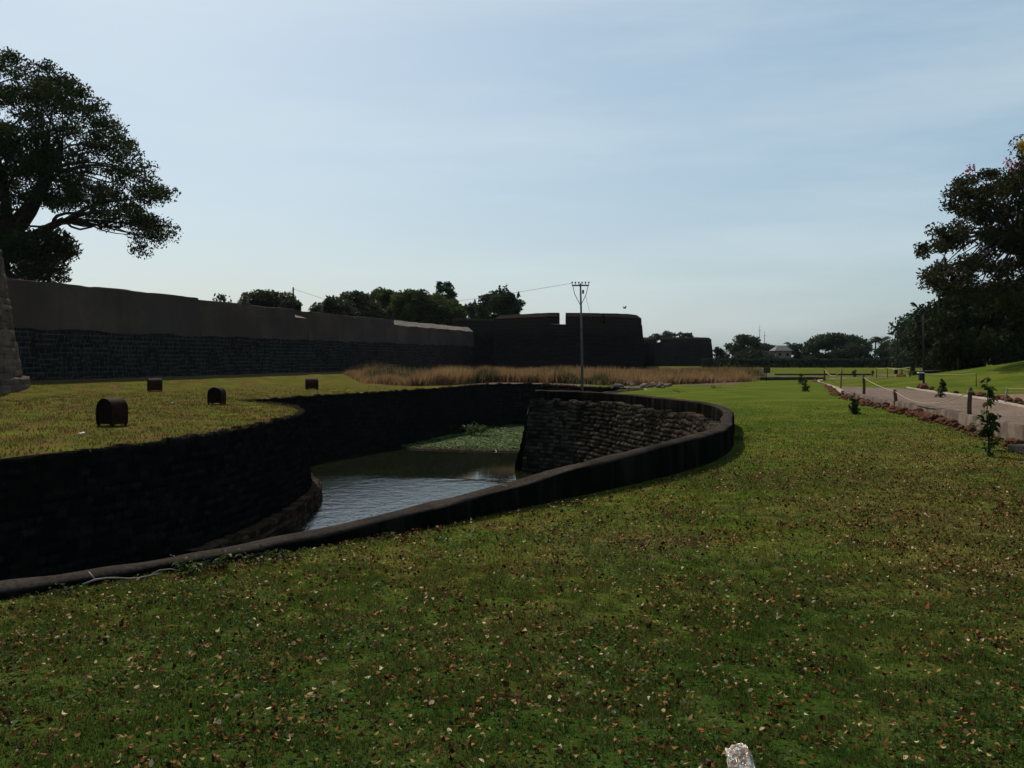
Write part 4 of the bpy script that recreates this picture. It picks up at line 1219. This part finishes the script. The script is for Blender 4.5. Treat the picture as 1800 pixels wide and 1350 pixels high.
# sign board on the far lawn
x = (1347 - 900) / F * 66
sg = thing("sign_board", "dark sign board on a post at the end of the dry grass", "sign", (x, 66, 0))
mb = MB(); mb.tube([(0, 0, -.1), (0, 0, .98)], .03, 8); mb.build("post", M_darksteel, sg)
mb = MB(); mb.box((.03, -.04, .80), (.23, .02, .20), 0); mb.build("board", M_signgreen, sg, bevel=.006)

# low dark stone kerbs of the far garden trench
M_trench = mat_plain("dark_trench_stone", (0.012, 0.011, 0.010), (0.030, 0.026, 0.022), 4, 0.95, 0.1, 0.6, 0.03, world=True)
for (pxa, pxb, d, h, lab) in ((1307, 1448, 70, .26, "low dark stone bank running from the dry grass to the path's far bend"), (1366, 1530, 92, .15, "thin dark stone edging on the far lawn")):
    xa, xb = (pxa - 900) / F * d, (pxb - 900) / F * d
    pth = resample(np.array([(xa, d + .8, h), ((xa + xb) / 2, d + .3, h), (xb, d, h)]), .25)
    o = sweep("stone_bank", pth, [(-.3, 'a', -.15), (-.22, 't', -.03), (-.15, 't', 0), (.2, 't', 0), (.25, 't', -.04), (.3, 'a', -.15)], M_trench, jit=.035, seed=int(d))
    tag(o, lab, "stone bank")
for (px, py, w, lab) in ((1612, 655, .9, "dark flat stone slab lying behind the near lamp, left one"), (1636, 653, 1.1, "dark flat stone slab lying behind the near lamp, right one")):
    d = 62; x = (px - 900) / F * d
    mb = MB(); mb.box((0, 0, .08), (w / 2, .3, .12), .15, .0, .03)
    o = mb.build("stone_slab", M_trench, None, bevel=.02); o.location = (x, d, float(ground_z(x, d))); tag(o, lab, "slab")
x = 8.9; d = 16.3
mb = MB(); mb.box((0, 0, .04), (.42, .26, .075), .1, .0, .02)
o = mb.build("stone_slab", M_trench, None, bevel=.02); o.location = (x - .0, d, 0.03); tag(o, "dark stone slab on the grass beside the largest sapling", "slab")

# ------------------------------------------------------------------ saplings
def leaf_tmpl():
    st = [(0, .0), (.3, .8), (.65, 1.0), (1, .05)]
    V = []
    for t, w in st:
        for s_ in (-1, 0, 1): V.append((t - .5, s_ * w * .5, abs(s_) * .18 * w - .35 * (t - .4) ** 2))
    f = []
    for i in range(3):
        for k in range(2): a = i * 3 + k; f.append((a, a + 3, a + 4, a + 1))
    return np.array(V), np.array(f)
LT_V, LT_F = leaf_tmpl()
def place_leaves(C, size, yaw, pitch, roll, width=.45, curl=1.0):
    """many folded leaves as one array"""
    n = len(C); V = LT_V[None] * np.array((1, 1, 1)) ; V = np.repeat(V, n, 0)
    V[..., 1] *= np.reshape(width, (-1, 1)) if hasattr(width, '__len__') else width
    V[..., 2] *= np.reshape(curl, (-1, 1)) if hasattr(curl, '__len__') else curl
    V *= np.reshape(size, (-1, 1, 1))
    cr_, sr = np.cos(roll)[:, None], np.sin(roll)[:, None]; y, z = V[..., 1] * cr_ - V[..., 2] * sr, V[..., 1] * sr + V[..., 2] * cr_
    cp, sp = np.cos(pitch)[:, None], np.sin(pitch)[:, None]; x = V[..., 0] * cp + z * sp; z = -V[..., 0] * sp + z * cp
    cy, sy = np.cos(yaw)[:, None], np.sin(yaw)[:, None]; x, y = x * cy - y * sy, x * sy + y * cy
    O = np.stack([x, y, z], -1) + C[:, None, :]
    f = (np.arange(n)[:, None, None] * len(LT_V) + LT_F[None]).reshape(-1, 4)
    return O.reshape(-1, 3), f
def sapling(px, py, h, leaf, n, spread, lab, k, bush=1):
    d = EYE * F / (py - HOR); x = (px - 900) / F * d
    r = np.random.default_rng(500 + k)
    z0 = float(ground_z(x, d))
    if z0 > .05: d *= (EYE - z0) / EYE; x = (px - 900) / F * d; z0 = float(ground_z(x, d))
    o = thing("sapling", lab, "sapling", (x, d, z0), 0, "saplings planted beside the path")
    mb = MB(); C = []; Y = []
    for b in range(bush):
        ang = r.uniform(0, 6.28); hh = h * (1 if b == 0 else r.uniform(.45, .8)); lean = spread * (.15 if b == 0 else .6)
        pts = [np.array((math.cos(ang) * lean * t * t + .015 * math.sin(9 * t + b), math.sin(ang) * lean * t * t, hh * t - .02)) for t in np.linspace(0, 1, 8)]
        mb.tube(pts, list(np.linspace(.014, .005, 8) * (h / 1.2) ** .5), 6)
        for i in range(int(n * 1.7) // bush):
            t = r.uniform(.06, 1.0); a = r.uniform(0, 6.28); p = np.array([np.interp(t, np.linspace(0, 1, 8), [q[j] for q in pts]) for j in range(3)])
            out = spread * (1.15 - .75 * t) * r.uniform(.25, 1)
            c = p + np.array((math.cos(a) * out, math.sin(a) * out, out * r.uniform(-.1, .5)))
            mb.tube([p, (p + c) / 2 + np.array((0, 0, .02)), c], [.004, .003, .002], 4, False)
            for q in range(3):
                C.append(p + (c - p) * (1 - .3 * q) + r.normal(size=3) * .012); Y.append(a + r.normal() * .7)
    mb.build("stem", M_bark, o, True)
    C = np.array(C); N_ = len(C)
    v, f = place_leaves(C, leaf * r.uniform(.6, 1.25, N_), np.array(Y), r.normal(size=N_) * .45 + .25, r.normal(size=N_) * .5, .5)
    mesh_np("foliage", v, f, M_fol_sap, o, attrs={"tone": np.repeat(r.random(N_), len(LT_V))}, flat=False)
sapling(1737, 802, 1.27, .135, 34, .26, "largest leafy sapling on the lawn in front of the path wall", 0, 2)
sapling(1500, 728, .66, .11, 48, .20, "bushy sapling on the lawn in front of the stout post", 1, 3)
sapling(1416, 689, .58, .14, 26, .24, "small round sapling standing alone on the mid lawn", 2, 2)
sapling(1409, 676, .66, .15, 26, .26, "dark sapling beside the stone bank behind the small round one", 3, 2)
sapling(1653, 680, .95, .13, 34, .20, "tall twiggy sapling right of the near lamp", 4, 2)
sapling(1502, 663, .75, .18, 20, .24, "small distant sapling on the back lawn", 5, 2)
sapling(1534, 662, .60, .18, 12, .22, "tiny distant sapling right of the other back lawn one", 6, 1)
sapling(1585, 661, .55, .16, 10, .18, "tiny sapling close to the far lamp", 7, 1)

# ------------------------------------------------------------------ tall dry grass on the far bank
r = np.random.default_rng(900)
pxs = [600, 640, 660, 700, 735, 800, 860, 950, 1060, 1085, 1150, 1310, 1345]
frd = [80, 68, 62, 57.5, 56.0, 59, 65, 63.5, 58.2, 56.5, 58, 66, 76]
n = 8600
gpx_ = r.uniform(612, 1338, n); fd = np.interp(gpx_, pxs, frd); gd = fd + (r.random(n) ** 1.7) * np.where(gpx_ < 840, 30, 42)
tx = (gpx_ - 900) / F * gd
hn = .55 * fbm(tx * .16, gd * .12, 21, 3) + .45 * fbm(tx * .7, gd * .4, 22, 3); hgt = np.clip(.26 + 1.9 * (hn - .32), .16, 1.3) * (.35 + .65 * smooth(605, 670, gpx_)) * np.interp(gpx_, [612, 760, 900, 1338], [1.2, 1.35, 1.1, .9])
greens = .75 * smooth(.60, .70, fbm(tx * .22 + 40, gd * .1, 33, 3))
B = 14
cx = np.repeat(tx, B) + r.normal(size=n * B) * .18; cy = np.repeat(gd, B) + r.normal(size=n * B) * .18
hh = np.repeat(hgt, B) * r.uniform(.45, 1.15, n * B)
az = r.uniform(0, 6.28, n * B); ln = r.uniform(.08, .85, n * B) * hh
wv = r.uniform(.018, .04, n * B)
z0 = ground_z(cx, cy)
V = np.stack([np.stack([cx - wv * np.sin(az), cy + wv * np.cos(az), z0 - .02], 1), np.stack([cx + wv * np.sin(az), cy - wv * np.cos(az), z0 - .02], 1), np.stack([cx + ln * np.cos(az), cy + ln * np.sin(az), z0 + hh], 1)], 1)
tn = np.repeat(np.clip(.35 + .5 * fbm(tx * .5, gd * .5, 8, 3) + r.normal(size=n) * .12, 0, 1), B) * r.uniform(.7, 1.1, n * B)
g_ = np.repeat(greens, B) > r.random(n * B)
f = np.arange(3 * n * B).reshape(-1, 3)
o = mesh_np("dry_grass", V[~g_].reshape(-1, 3), np.arange(3 * (~g_).sum()).reshape(-1, 3), M_straw, attrs={"tone": np.repeat(tn[~g_], 3)}); struct(o, 'stuff')
o["label"] = "tall straw-coloured dry grass on the far bank of the moat"
o = mesh_np("green_weeds", V[g_].reshape(-1, 3), np.arange(3 * g_.sum()).reshape(-1, 3), M_fol_mid, attrs={"tone": np.repeat(tn[g_], 3)}); struct(o, 'stuff')

# ------------------------------------------------------------------ thin haze in the air
mb = MB(); mb.box((0, 250, 12.0), (860, 600, 18.0))
hz_ = mb.build("haze", None); struct(hz_, 'stuff')
hm = bpy.data.materials.new("haze_air"); hm.use_nodes = True; hn_ = hm.node_tree
for q in list(hn_.nodes):
    if q.type == 'BSDF_PRINCIPLED': hn_.nodes.remove(q)
pv = hn_.nodes.new("ShaderNodeVolumePrincipled"); pv.inputs["Color"].default_value = (0.80, 0.90, 1.0, 1); pv.inputs["Density"].default_value = 0.00004
hn_.links.new(pv.outputs[0], [q for q in hn_.nodes if q.type == 'OUTPUT_MATERIAL'][0].inputs["Volume"])
hz_.data.materials.append(hm)

# ------------------------------------------------------------------ lawn blades
def blades(name, d0, d1, n, h, w, mat, seed, xr=(-1.0, 1.0), berm_=False, tall=None):
    r = np.random.default_rng(seed)
    d = np.sqrt(r.uniform(d0 * d0, d1 * d1, n)); k = r.uniform(xr[0], xr[1], n) * .85
    x = d * k + r.normal(size=n) * .02; y = d
    ok = ~in_poly(x, y, hole)
    i_ = np.clip(np.searchsorted(parapet[:, 1][:340], y), 0, 339) if False else None
    xe = np.interp(y, [-6, .4, 3.7, 6.4, 8.2, 10.2, 12.1, 13.6, 15.2, 17.3, 19.4, 21, 24.2, 26, 28.9, 31, 34.4, 36.5, 50], [-15, -9.2, -6, -3.3, -1.66, .08, 1.5, 2.45, 3.25, 4.02, 4.5, 4.9, 5.42, 5.46, 4.95, 4.4, 3.2, 1.0, 6.8])
    ok &= (x < -5) if berm_ else (x > xe + .0)
    xl = np.interp(y, path_L[:, 1], path_L[:, 0]); xr_ = np.interp(y, path_R[:, 1], path_R[:, 0])
    ok &= ~((x > xl - .1) & (x < xr_ + .2))
    if not berm_ and d1 > 30: ok &= r.random(n) < smooth(40, 18, y)
    if berm_: ok &= r.random(n) < smooth(60, 30, y) * .8 + .1
    cl_ = fbm(x * (3.5 if berm_ else 8), y * (2.5 if berm_ else 8), 91, 3)
    ok &= r.random(n) < .12 + 1.1 * smooth(.32, .60, cl_)
    cl_ = cl_[ok]; x, y = x[ok], y[ok]; n = len(x)
    pn = fbm(x * .9, y * .9, 51, 3)
    hh = h * r.uniform(.45, 1.25, n) * (.35 + .6 * pn + .9 * np.clip(cl_ - .25, 0, 1)); az = r.uniform(0, 6.28, n); ln = hh * r.uniform(.1, .95, n); wv = w * r.uniform(.6, 1.3, n)
    z = ground_z(x, y)
    V = np.stack([np.stack([x - wv * np.sin(az), y + wv * np.cos(az), z - .004], 1), np.stack([x + wv * np.sin(az), y - wv * np.cos(az), z - .004], 1), np.stack([x + ln * np.cos(az), y + ln * np.sin(az), z + hh], 1)], 1)
    tn = np.clip(r.random(n) * .40 + (1.5 if berm_ else .9) * (fbm(x * .35, y * .35, 71, 4) - (.36 if berm_ else .25)) + .6 * (cl_ - .4), 0, 1)
    o = mesh_np(name, V.reshape(-1, 3), np.arange(3 * n).reshape(-1, 3), mat, attrs={"tone": np.repeat(tn, 3)})
    return struct(o, 'stuff')
blades("lawn_grass", 3.2, 7.5, 370000, .034, .0026, M_blade, 1)
blades("lawn_grass", 7.5, 14, 325000, .034, .0042, M_blade, 2)
blades("lawn_grass", 14, 40, 295000, .036, .0085, M_blade, 3, (-.1, 1.0))
blades("berm_grass", 14, 60, 210000, .060, .011, M_dryblade, 4, (-1.0, -.05), True)

def lawn_weeds(d0, d1, n, seed, s0, s1):
    r = np.random.default_rng(seed)
    d = np.sqrt(r.uniform(d0 * d0, d1 * d1, n)); x = d * r.uniform(-.85, .85, n)
    xe = np.interp(d, [-6, .4, 3.7, 6.4, 8.2, 10.2, 12.1, 13.6, 15.2, 17.3, 19.4, 21, 24.2], [-15, -9.2, -6, -3.3, -1.6, .12, 1.55, 2.5, 3.3, 4.1, 4.6, 5, 5.5])
    c = fbm(x * 2.2, d * 2.2, 131, 4)
    ok = (x > xe) & (r.random(n) < smooth(.42, .66, c)) & ~in_poly(x, d, hole) & (x < np.interp(d, path_L[:, 1], path_L[:, 0]) - .3)
    x, d, c = x[ok], d[ok], c[ok]; m = len(x)
    v, f = place_leaves(np.stack([x, d, ground_z(x, d) + r.uniform(.006, .034, m)], 1), r.uniform(s0, s1, m), r.uniform(0, 6.28, m), r.normal(size=m) * .45, r.normal(size=m) * .45, r.uniform(.45, .8, m), r.uniform(-1, 1, m))
    return struct(mesh_np("lawn_weeds", v, f, M_weed, attrs={"tone": np.repeat(r.random(m), len(LT_V))}), 'stuff')
M_weed = leafy("lawn_weed_leaf", (0.012, 0.034, 0.006), (0.060, 0.105, 0.022), 0.35, 0.7, 0.05)
lawn_weeds(3.3, 8.5, 48000, 141, .012, .030)
lawn_weeds(8.5, 15, 42000, 142, .016, .036)

r = np.random.default_rng(151)
lp = scarp[(scarp[:, 1] > 8) & (scarp[:, 1] < 60)]; ii = r.integers(len(lp), size=9000); sn_, ln_ = frame(lp)
ii = ii[r.random(len(ii)) < smooth(.35, .6, fbm(sn_[ii] * 1.1, sn_[ii] * 0, 152, 3))]
q = lp[ii] + ln_[ii] * r.uniform(-.06, .16, len(ii))[:, None]; m = len(ii); az = np.arctan2(-ln_[ii, 1], -ln_[ii, 0]) + r.normal(size=m) * 1.0
hh = r.uniform(.04, .14, m); lo_ = r.uniform(.3, 1.3, m) * hh; wv = .008 + .002 * lp[ii, 1] / 10
V = np.stack([np.stack([q[:, 0] - wv * np.sin(az), q[:, 1] + wv * np.cos(az), np.full(m, .0)], 1), np.stack([q[:, 0] + wv * np.sin(az), q[:, 1] - wv * np.cos(az), np.full(m, .0)], 1), np.stack([q[:, 0] + lo_ * np.cos(az), q[:, 1] + lo_ * np.sin(az), hh * r.uniform(-.3, 1, m)], 1)], 1)
struct(mesh_np("berm_edge_grass", V.reshape(-1, 3), np.arange(3 * m).reshape(-1, 3), M_dryblade, attrs={"tone": np.repeat(r.random(m), 3)}), 'stuff')

# ------------------------------------------------------------------ fallen leaves
def lawn_points(d0, d1, n, r, dens):
    d = np.sqrt(r.uniform(d0 * d0, d1 * d1, n)); k = r.uniform(-.85, .85, n); x = d * k
    xe = np.interp(d, [0, 3.7, 6.4, 8.2, 10.2, 12.1, 13.6, 15.2, 17.3, 19.4, 24], [-9.5, -6, -3.15, -1.5, .25, 1.65, 2.6, 3.4, 4.15, 4.7, 5.5])
    ok = x > xe
    xl = np.interp(d, path_L[:, 1], path_L[:, 0]); ok &= x < xl - .2
    ok &= r.random(n) < dens(x, d)
    return x[ok], d[ok]
def dens(x, d):
    base = .22 + .8 * np.clip(fbm(x * .55, d * .55, 61, 3) - .25, 0, 1) + .7 * smooth(.45, .8, fbm(x * 2.6, d * 2.6, 63, 3))
    # thins out toward the clean mid lawn, stays thick on the right
    return base * smooth(19 + np.clip(x, 0, 9) * 1.25, 10 + np.clip(x, 0, 9) * 1.0, d)
r = np.random.default_rng(31)
def leaf_set(x, y, r, smin, smax):
    n = len(x); sz = r.uniform(smin, smax, n); C = np.stack([x, y, ground_z(x, y) + r.uniform(.018, .046, n)], 1)
    v, f = place_leaves(C, sz, r.uniform(0, 6.28, n), r.normal(size=n) * .42, r.normal(size=n) * .6, r.uniform(.4, .85, n), r.uniform(-2.2, 2.2, n))
    t = np.clip(r.beta(1.5, 2.3, n) + (r.random(n) < .04) * .5, 0, 1)
    return v, f, np.repeat(t, len(LT_V))
# the nearest ones, one object each
x, y = lawn_points(3.6, 8.2, 3300, r, dens)
order = np.argsort(y); x, y = x[order], y[order]
view = np.abs(x / y) < .53
xi, yi = x[view][:300], y[view][:300]
variants = []
for k in range(14):
    rr = np.random.default_rng(700 + k)
    v, f = place_leaves(np.zeros((1, 3)), np.array([1.0]), np.zeros(1), np.zeros(1), np.zeros(1), np.array([rr.uniform(.38, .7)]), np.array([rr.uniform(-1.8, 1.8)]))
    o = mesh_np("fallen_leaf", v, f, M_leaf_dead, attrs={"tone": np.full(len(v), min(1, rr.beta(1.6, 2.0)))}, flat=False)
    variants.append(o.data); bpy.data.objects.remove(o)
for a, b in zip(xi, yi):
    o = bpy.data.objects.new("fallen_leaf", random.choice(variants)); COL.objects.link(o)
    s_ = random.triangular(.016, .046, .024)
    o.location = (a, b, float(ground_z(a, b)) + random.uniform(.014, .032)); o.scale = (s_, s_, s_)
    o.rotation_euler = (random.gauss(0, .45), random.gauss(0, .28), random.uniform(0, 6.28))
    tag(o, "curled dry brown leaf lying on the grass of the near lawn", "leaf", "dry leaves fallen on the near lawn")
ymax = yi.max() if len(yi) else 5
# the countless rest
rest = ~view | (np.arange(len(x)) >= 0) & (y > ymax)
X, Y = [x[rest]], [y[rest]]
a, b = lawn_points(3.4, 8.5, 34000, r, dens); m_ = b > 3.4; X.append(a[m_]); Y.append(b[m_])
X, Y = np.concatenate(X), np.concatenate(Y)
v, f, t = leaf_set(X, Y, r, .013, .036)
a, b = lawn_points(8.2, 27, 330000, r, lambda x, d: dens(x, d) * np.minimum(1, (9.0 / d) ** 1.7))
v2, f2, t2 = leaf_set(a, b, r, .016, .042)
f = np.vstack([f, f2 + len(v)]); v = np.vstack([v, v2]); t = np.r_[t, np.clip(t2 * .92, 0, 1)]
o = struct(mesh_np("leaf_litter", v, f, M_leaf_dead, attrs={"tone": t}, flat=False), 'stuff')

# ------------------------------------------------------------------ floating plants in the moat
r = np.random.default_rng(41)
poly = np.array([(706, 787), (760, 775), (820, 762), (870, 752), (925, 744), (960, 744), (960, 790), (905, 791), (850, 790), (780, 788)], float)
n = 5200; gx_ = r.uniform(700, 960, n); d_ = 1 / np.sqrt(r.uniform(1 / 62 ** 2, 1 / 43 ** 2, n)); gy_ = HOR + (EYE - WATER) * F / d_
ok = in_poly(gx_, gy_ + r.normal(size=n) * .8, poly); gx_, d_ = gx_[ok], d_[ok]
hn = fbm(gx_ / 30, d_ * .5, 3, 3)
ctr = np.stack([(gx_ - 900) / F * d_, d_, np.full(len(d_), WATER)], 1)
B = 7; C = np.repeat(ctr, B, 0); N_ = len(C); az = r.uniform(0, 6.28, N_); rad = r.uniform(.02, .16, N_)
C = C + np.stack([np.cos(az) * rad, np.sin(az) * rad, .02 + r.random(N_) * np.repeat(.03 + .07 * hn, B)], 1)
v, f = place_leaves(C, r.uniform(.08, .17, N_), az, r.normal(size=N_) * .25 - .25, r.normal(size=N_) * .25, .8)
o = struct(mesh_np("floating_plants", v, f, M_hyacinth, attrs={"tone": np.repeat(np.clip(r.random(N_) * .7 + .4 * (np.repeat(hn, B) - .3), 0, 1), len(LT_V))}), 'stuff')
n = 900; gx_ = r.uniform(716, 925, n); yy = np.interp(gx_, [706, 780, 850, 925], [787.6, 790, 792, 793]); d_ = (EYE - WATER) * F / (yy - HOR + r.normal(size=n) * .5)
C = np.stack([(gx_ - 900) / F * d_, d_, WATER + r.uniform(.005, .04, n)], 1)
v, f = place_leaves(C, r.uniform(.08, .25, n), r.normal(size=n) * .3, r.normal(size=n) * .1, r.normal(size=n) * .3, .35)
struct(mesh_np("floating_stalks", v, f, M_scum, attrs={"tone": np.repeat(r.random(n), len(LT_V))}), 'stuff')
for (px, py, s_) in ((838, 762, .5),):
    d = (EYE - WATER) * F / (py + 6 - HOR); b = P(px, py + 6, d)
    o = thing("water_shrub", "dark green shrub growing among the floating plants at the far moat wall", "shrub", (b.x, d, WATER))
    mb = MB(); rr = np.random.default_rng(5)
    for k in range(6): limb(mb, (0, 0, -.1), rr.normal(size=3) * (.35, .25, .05) + (0, 0, .45), .02, .008, rr)
    mb.build("stems", M_bark, o)
    C = rr.normal(size=(260, 3)) * (.42, .3, .13) + (0, 0, .4); v, f = place_leaves(C, rr.uniform(.10, .22, 260), rr.uniform(0, 6.28, 260), rr.normal(size=260) * .5, rr.normal(size=260) * .5, .5)
    mesh_np("foliage", v, f, M_fol_sap, o, attrs={"tone": np.repeat(rr.random(260), len(LT_V))})

# ------------------------------------------------------------------ weeds by the parapet, stick, litter, bag, bird, rubble
def weed(px, py, s_, lab, k, n=60, mat=None, up=.5):
    d = EYE * F / (py - HOR); b = P(px, py, d); rr = np.random.default_rng(800 + k)
    o = thing("weed", lab, "weed", (b.x, d, float(ground_z(b.x, d))), 0, "weeds against the moat parapet")
    mb = MB(); C = []; Y_ = []
    for i in range(9):
        a = rr.uniform(0, 6.28); e = np.array((math.cos(a) * s_ * rr.uniform(.4, 1), math.sin(a) * s_ * .35 * rr.uniform(.3, 1), s_ * up * rr.uniform(.3, 1)))
        pts = limb(mb, (0, 0, -.02), e, .004, .002, rr, .2, 5, 4)
        for q in range(n // 9):
            t = rr.uniform(.2, 1); C.append(e * t + rr.normal(size=3) * .02); Y_.append(a + rr.normal())
    mb.build("stem", M_wood, o)
    C = np.array(C); m = len(C); v, f = place_leaves(C, rr.uniform(.03, .07, m), np.array(Y_), rr.normal(size=m) * .4, rr.normal(size=m) * .5, .4)
    mesh_np("foliage", v, f, mat or M_fol_sap, o, attrs={"tone": np.repeat(rr.random(m), len(LT_V))})
weed(330, 1012, .30, "straggling weed under the parapet above the pale stick", 0, 80)
weed(375, 1003, .26, "tangled weed under the parapet right of the pale stick", 1, 70)
weed(440, 992, .22, "thin weed creeping along the parapet foot, third from the left", 2, 50)
weed(500, 984, .20, "sparse weed along the parapet foot, farthest right of the straggling ones", 3, 40)
weed(115, 1046, .16, "small weed at the parapet foot near the left edge of the view", 4, 30)
weed(1304, 774, .26, "green weed at the outside of the parapet's rounded end", 5, 60)
weed(690, 948, .12, "little weed at the parapet foot below the open water", 6, 24)
weed(1195, 690, .6, "low dark weed patch on the mid lawn edge, left one", 7, 70, M_fol_dark, .22)
weed(1258, 682, .7, "low dark weed patch on the mid lawn edge, right one", 8, 80, M_fol_dark, .22)

mb = MB(); rr = np.random.default_rng(9)
a, b = P(146, 1030, 6.73), P(318, 1019, 7.05); a.z = .035; b.z = .05
pts = [np.array(a.lerp(b, t)) + np.array((0, 0, .02 * math.sin(t * 9))) + rr.normal(size=3) * .006 for t in np.linspace(0, 1, 10)]
mb.tube(pts, list(np.linspace(.008, .004, 10)), 6)
mb.tube([pts[1], pts[1] + np.array((-.06, .03, .05))], [.007, .003], 5); mb.tube([pts[6], pts[6] + np.array((.10, -.05, .03))], [.006, .003], 5)
tag(mb.build("fallen_branch", M_bone, None, True), "long pale bare branch lying on the lawn along the parapet", "branch")

def scrap(px, py, s_, lab, mat=M_white, k=0):
    d = EYE * F / (py - HOR); b = P(px, py, d)
    import bmesh
    bm = bmesh.new(); bmesh.ops.create_grid(bm, x_segments=6, y_segments=6, size=.5)
    rr = np.random.default_rng(900 + k)
    for v in bm.verts: v.co.z = .5 * (float(fbm(v.co.x * 3 + k, v.co.y * 3, k, 3)) - .3); v.co.x += rr.normal() * .03
    me = bpy.data.meshes.new("paper_scrap"); bm.to_mesh(me); bm.free()
    o = link("paper_scrap", me, mat); sm = o.modifiers.new("thickness", 'SOLIDIFY'); sm.thickness = .03
    o.location = (b.x, d, float(ground_z(b.x, d)) + .03); o.scale = (s_, s_, s_); o.rotation_euler = (.2, .1, rr.uniform(0, 6))
    return tag(o, lab, "litter", "white scraps of litter")
scrap(305, 711, .14, "white scrap on the berm between the rusty hoods", k=1)
scrap(144, 765, .12, "white scrap on the berm in front of the nearest hood", k=2)
scrap(1112, 671, .42, "bright white scrap on the rubble where the lawn meets the dry grass", k=3)
scrap(1120, 673, .50, "long white scrap beside the brighter one on the rubble", k=4)
scrap(1232, 643.5 + 12, .8, "white scrap caught in the dry grass below the far bastion", k=5)
scrap(1254, 654, .9, "white scrap lying in the dry grass right of the far bastion's foot", k=6)
scrap(1733, 641.5 + 9, .45, "white scrap on the crest of the lawn mound", k=7)
for k in range(26):
    px = random.uniform(1070, 1180); d = random.uniform(52, 57); x = (px - 900) / F * d; s_ = random.uniform(.07, .22)
    o = place_rock("rubble_stone", random.choice(grey_ms), x, d, s_ * .3, s_, "earthy rubble stone on the bare strip between lawn and dry grass", "rubble between the lawn and the dry grass")

# crumpled see-through bag in the foreground
bag = thing("plastic_bag", "crumpled clear plastic bag with brown scraps in the near grass", "bag", (.868, 3.66, .0), .15)
import bmesh
for nm, sc_, mt in (("film", .86, M_film), ("contents", .6, M_filmfill)):
    bm = bmesh.new(); bmesh.ops.create_icosphere(bm, subdivisions=5, radius=1.0)
    for v in bm.verts:
        c = v.co.copy()
        d = 1 + .28 * (float(fbm(c.x * 2.2 + 3, c.y * 2.2 + c.z * 2.6, 5, 4)) - .5) * 2 + .10 * abs(float(vnoise(c.x * 7 + c.z * 5, c.y * 7 + 2, 9)) - .5)
        sq = lambda q: math.copysign(abs(q) ** .6, q)
        v.co = Vector((sq(c.x) * .052 * (1 - .12 * c.y), sq(c.y) * .105, sq(c.z) * .036)) * d * sc_
    bmesh.ops.rotate(bm, verts=bm.verts, cent=(0, 0, 0), matrix=Matrix.Rotation(R(38), 3, 'X'))
    bmesh.ops.translate(bm, verts=bm.verts, vec=(0, 0, .052))
    me = bpy.data.meshes.new(nm); bm.to_mesh(me); bm.free()
    o = link(nm, me, mt, bag)

# a bird in the sky above the bastion
bd = thing("bird", "small dark bird flying over the big bastion", "bird", tuple(P(1098, 542, 70)), R(25))
mb = MB(); mb.tube([(-.16, 0, 0), (-.08, 0, .01), (.02, 0, .015), (.10, 0, .02), (.15, 0, .025)], [.008, .03, .04, .03, .008], 8); mb.build("body", M_darksteel, bd, True)
for s_ in (-1, 1):
    mb = MB(); mb.add([(.06, 0, .02), (-.05, 0, .02), (-.06, s_ * .16, .12), (.05, s_ * .17, .12), (-.08, s_ * .36, .16), (-.05, s_ * .37, .16),
                       (.06, 0, .03), (-.05, 0, .03), (-.06, s_ * .16, .13), (.05, s_ * .17, .13)], [(0, 1, 2, 3), (3, 2, 4, 5), (6, 9, 8, 7), (9, 5, 4, 8)]); mb.build("wing", M_darksteel, bd)
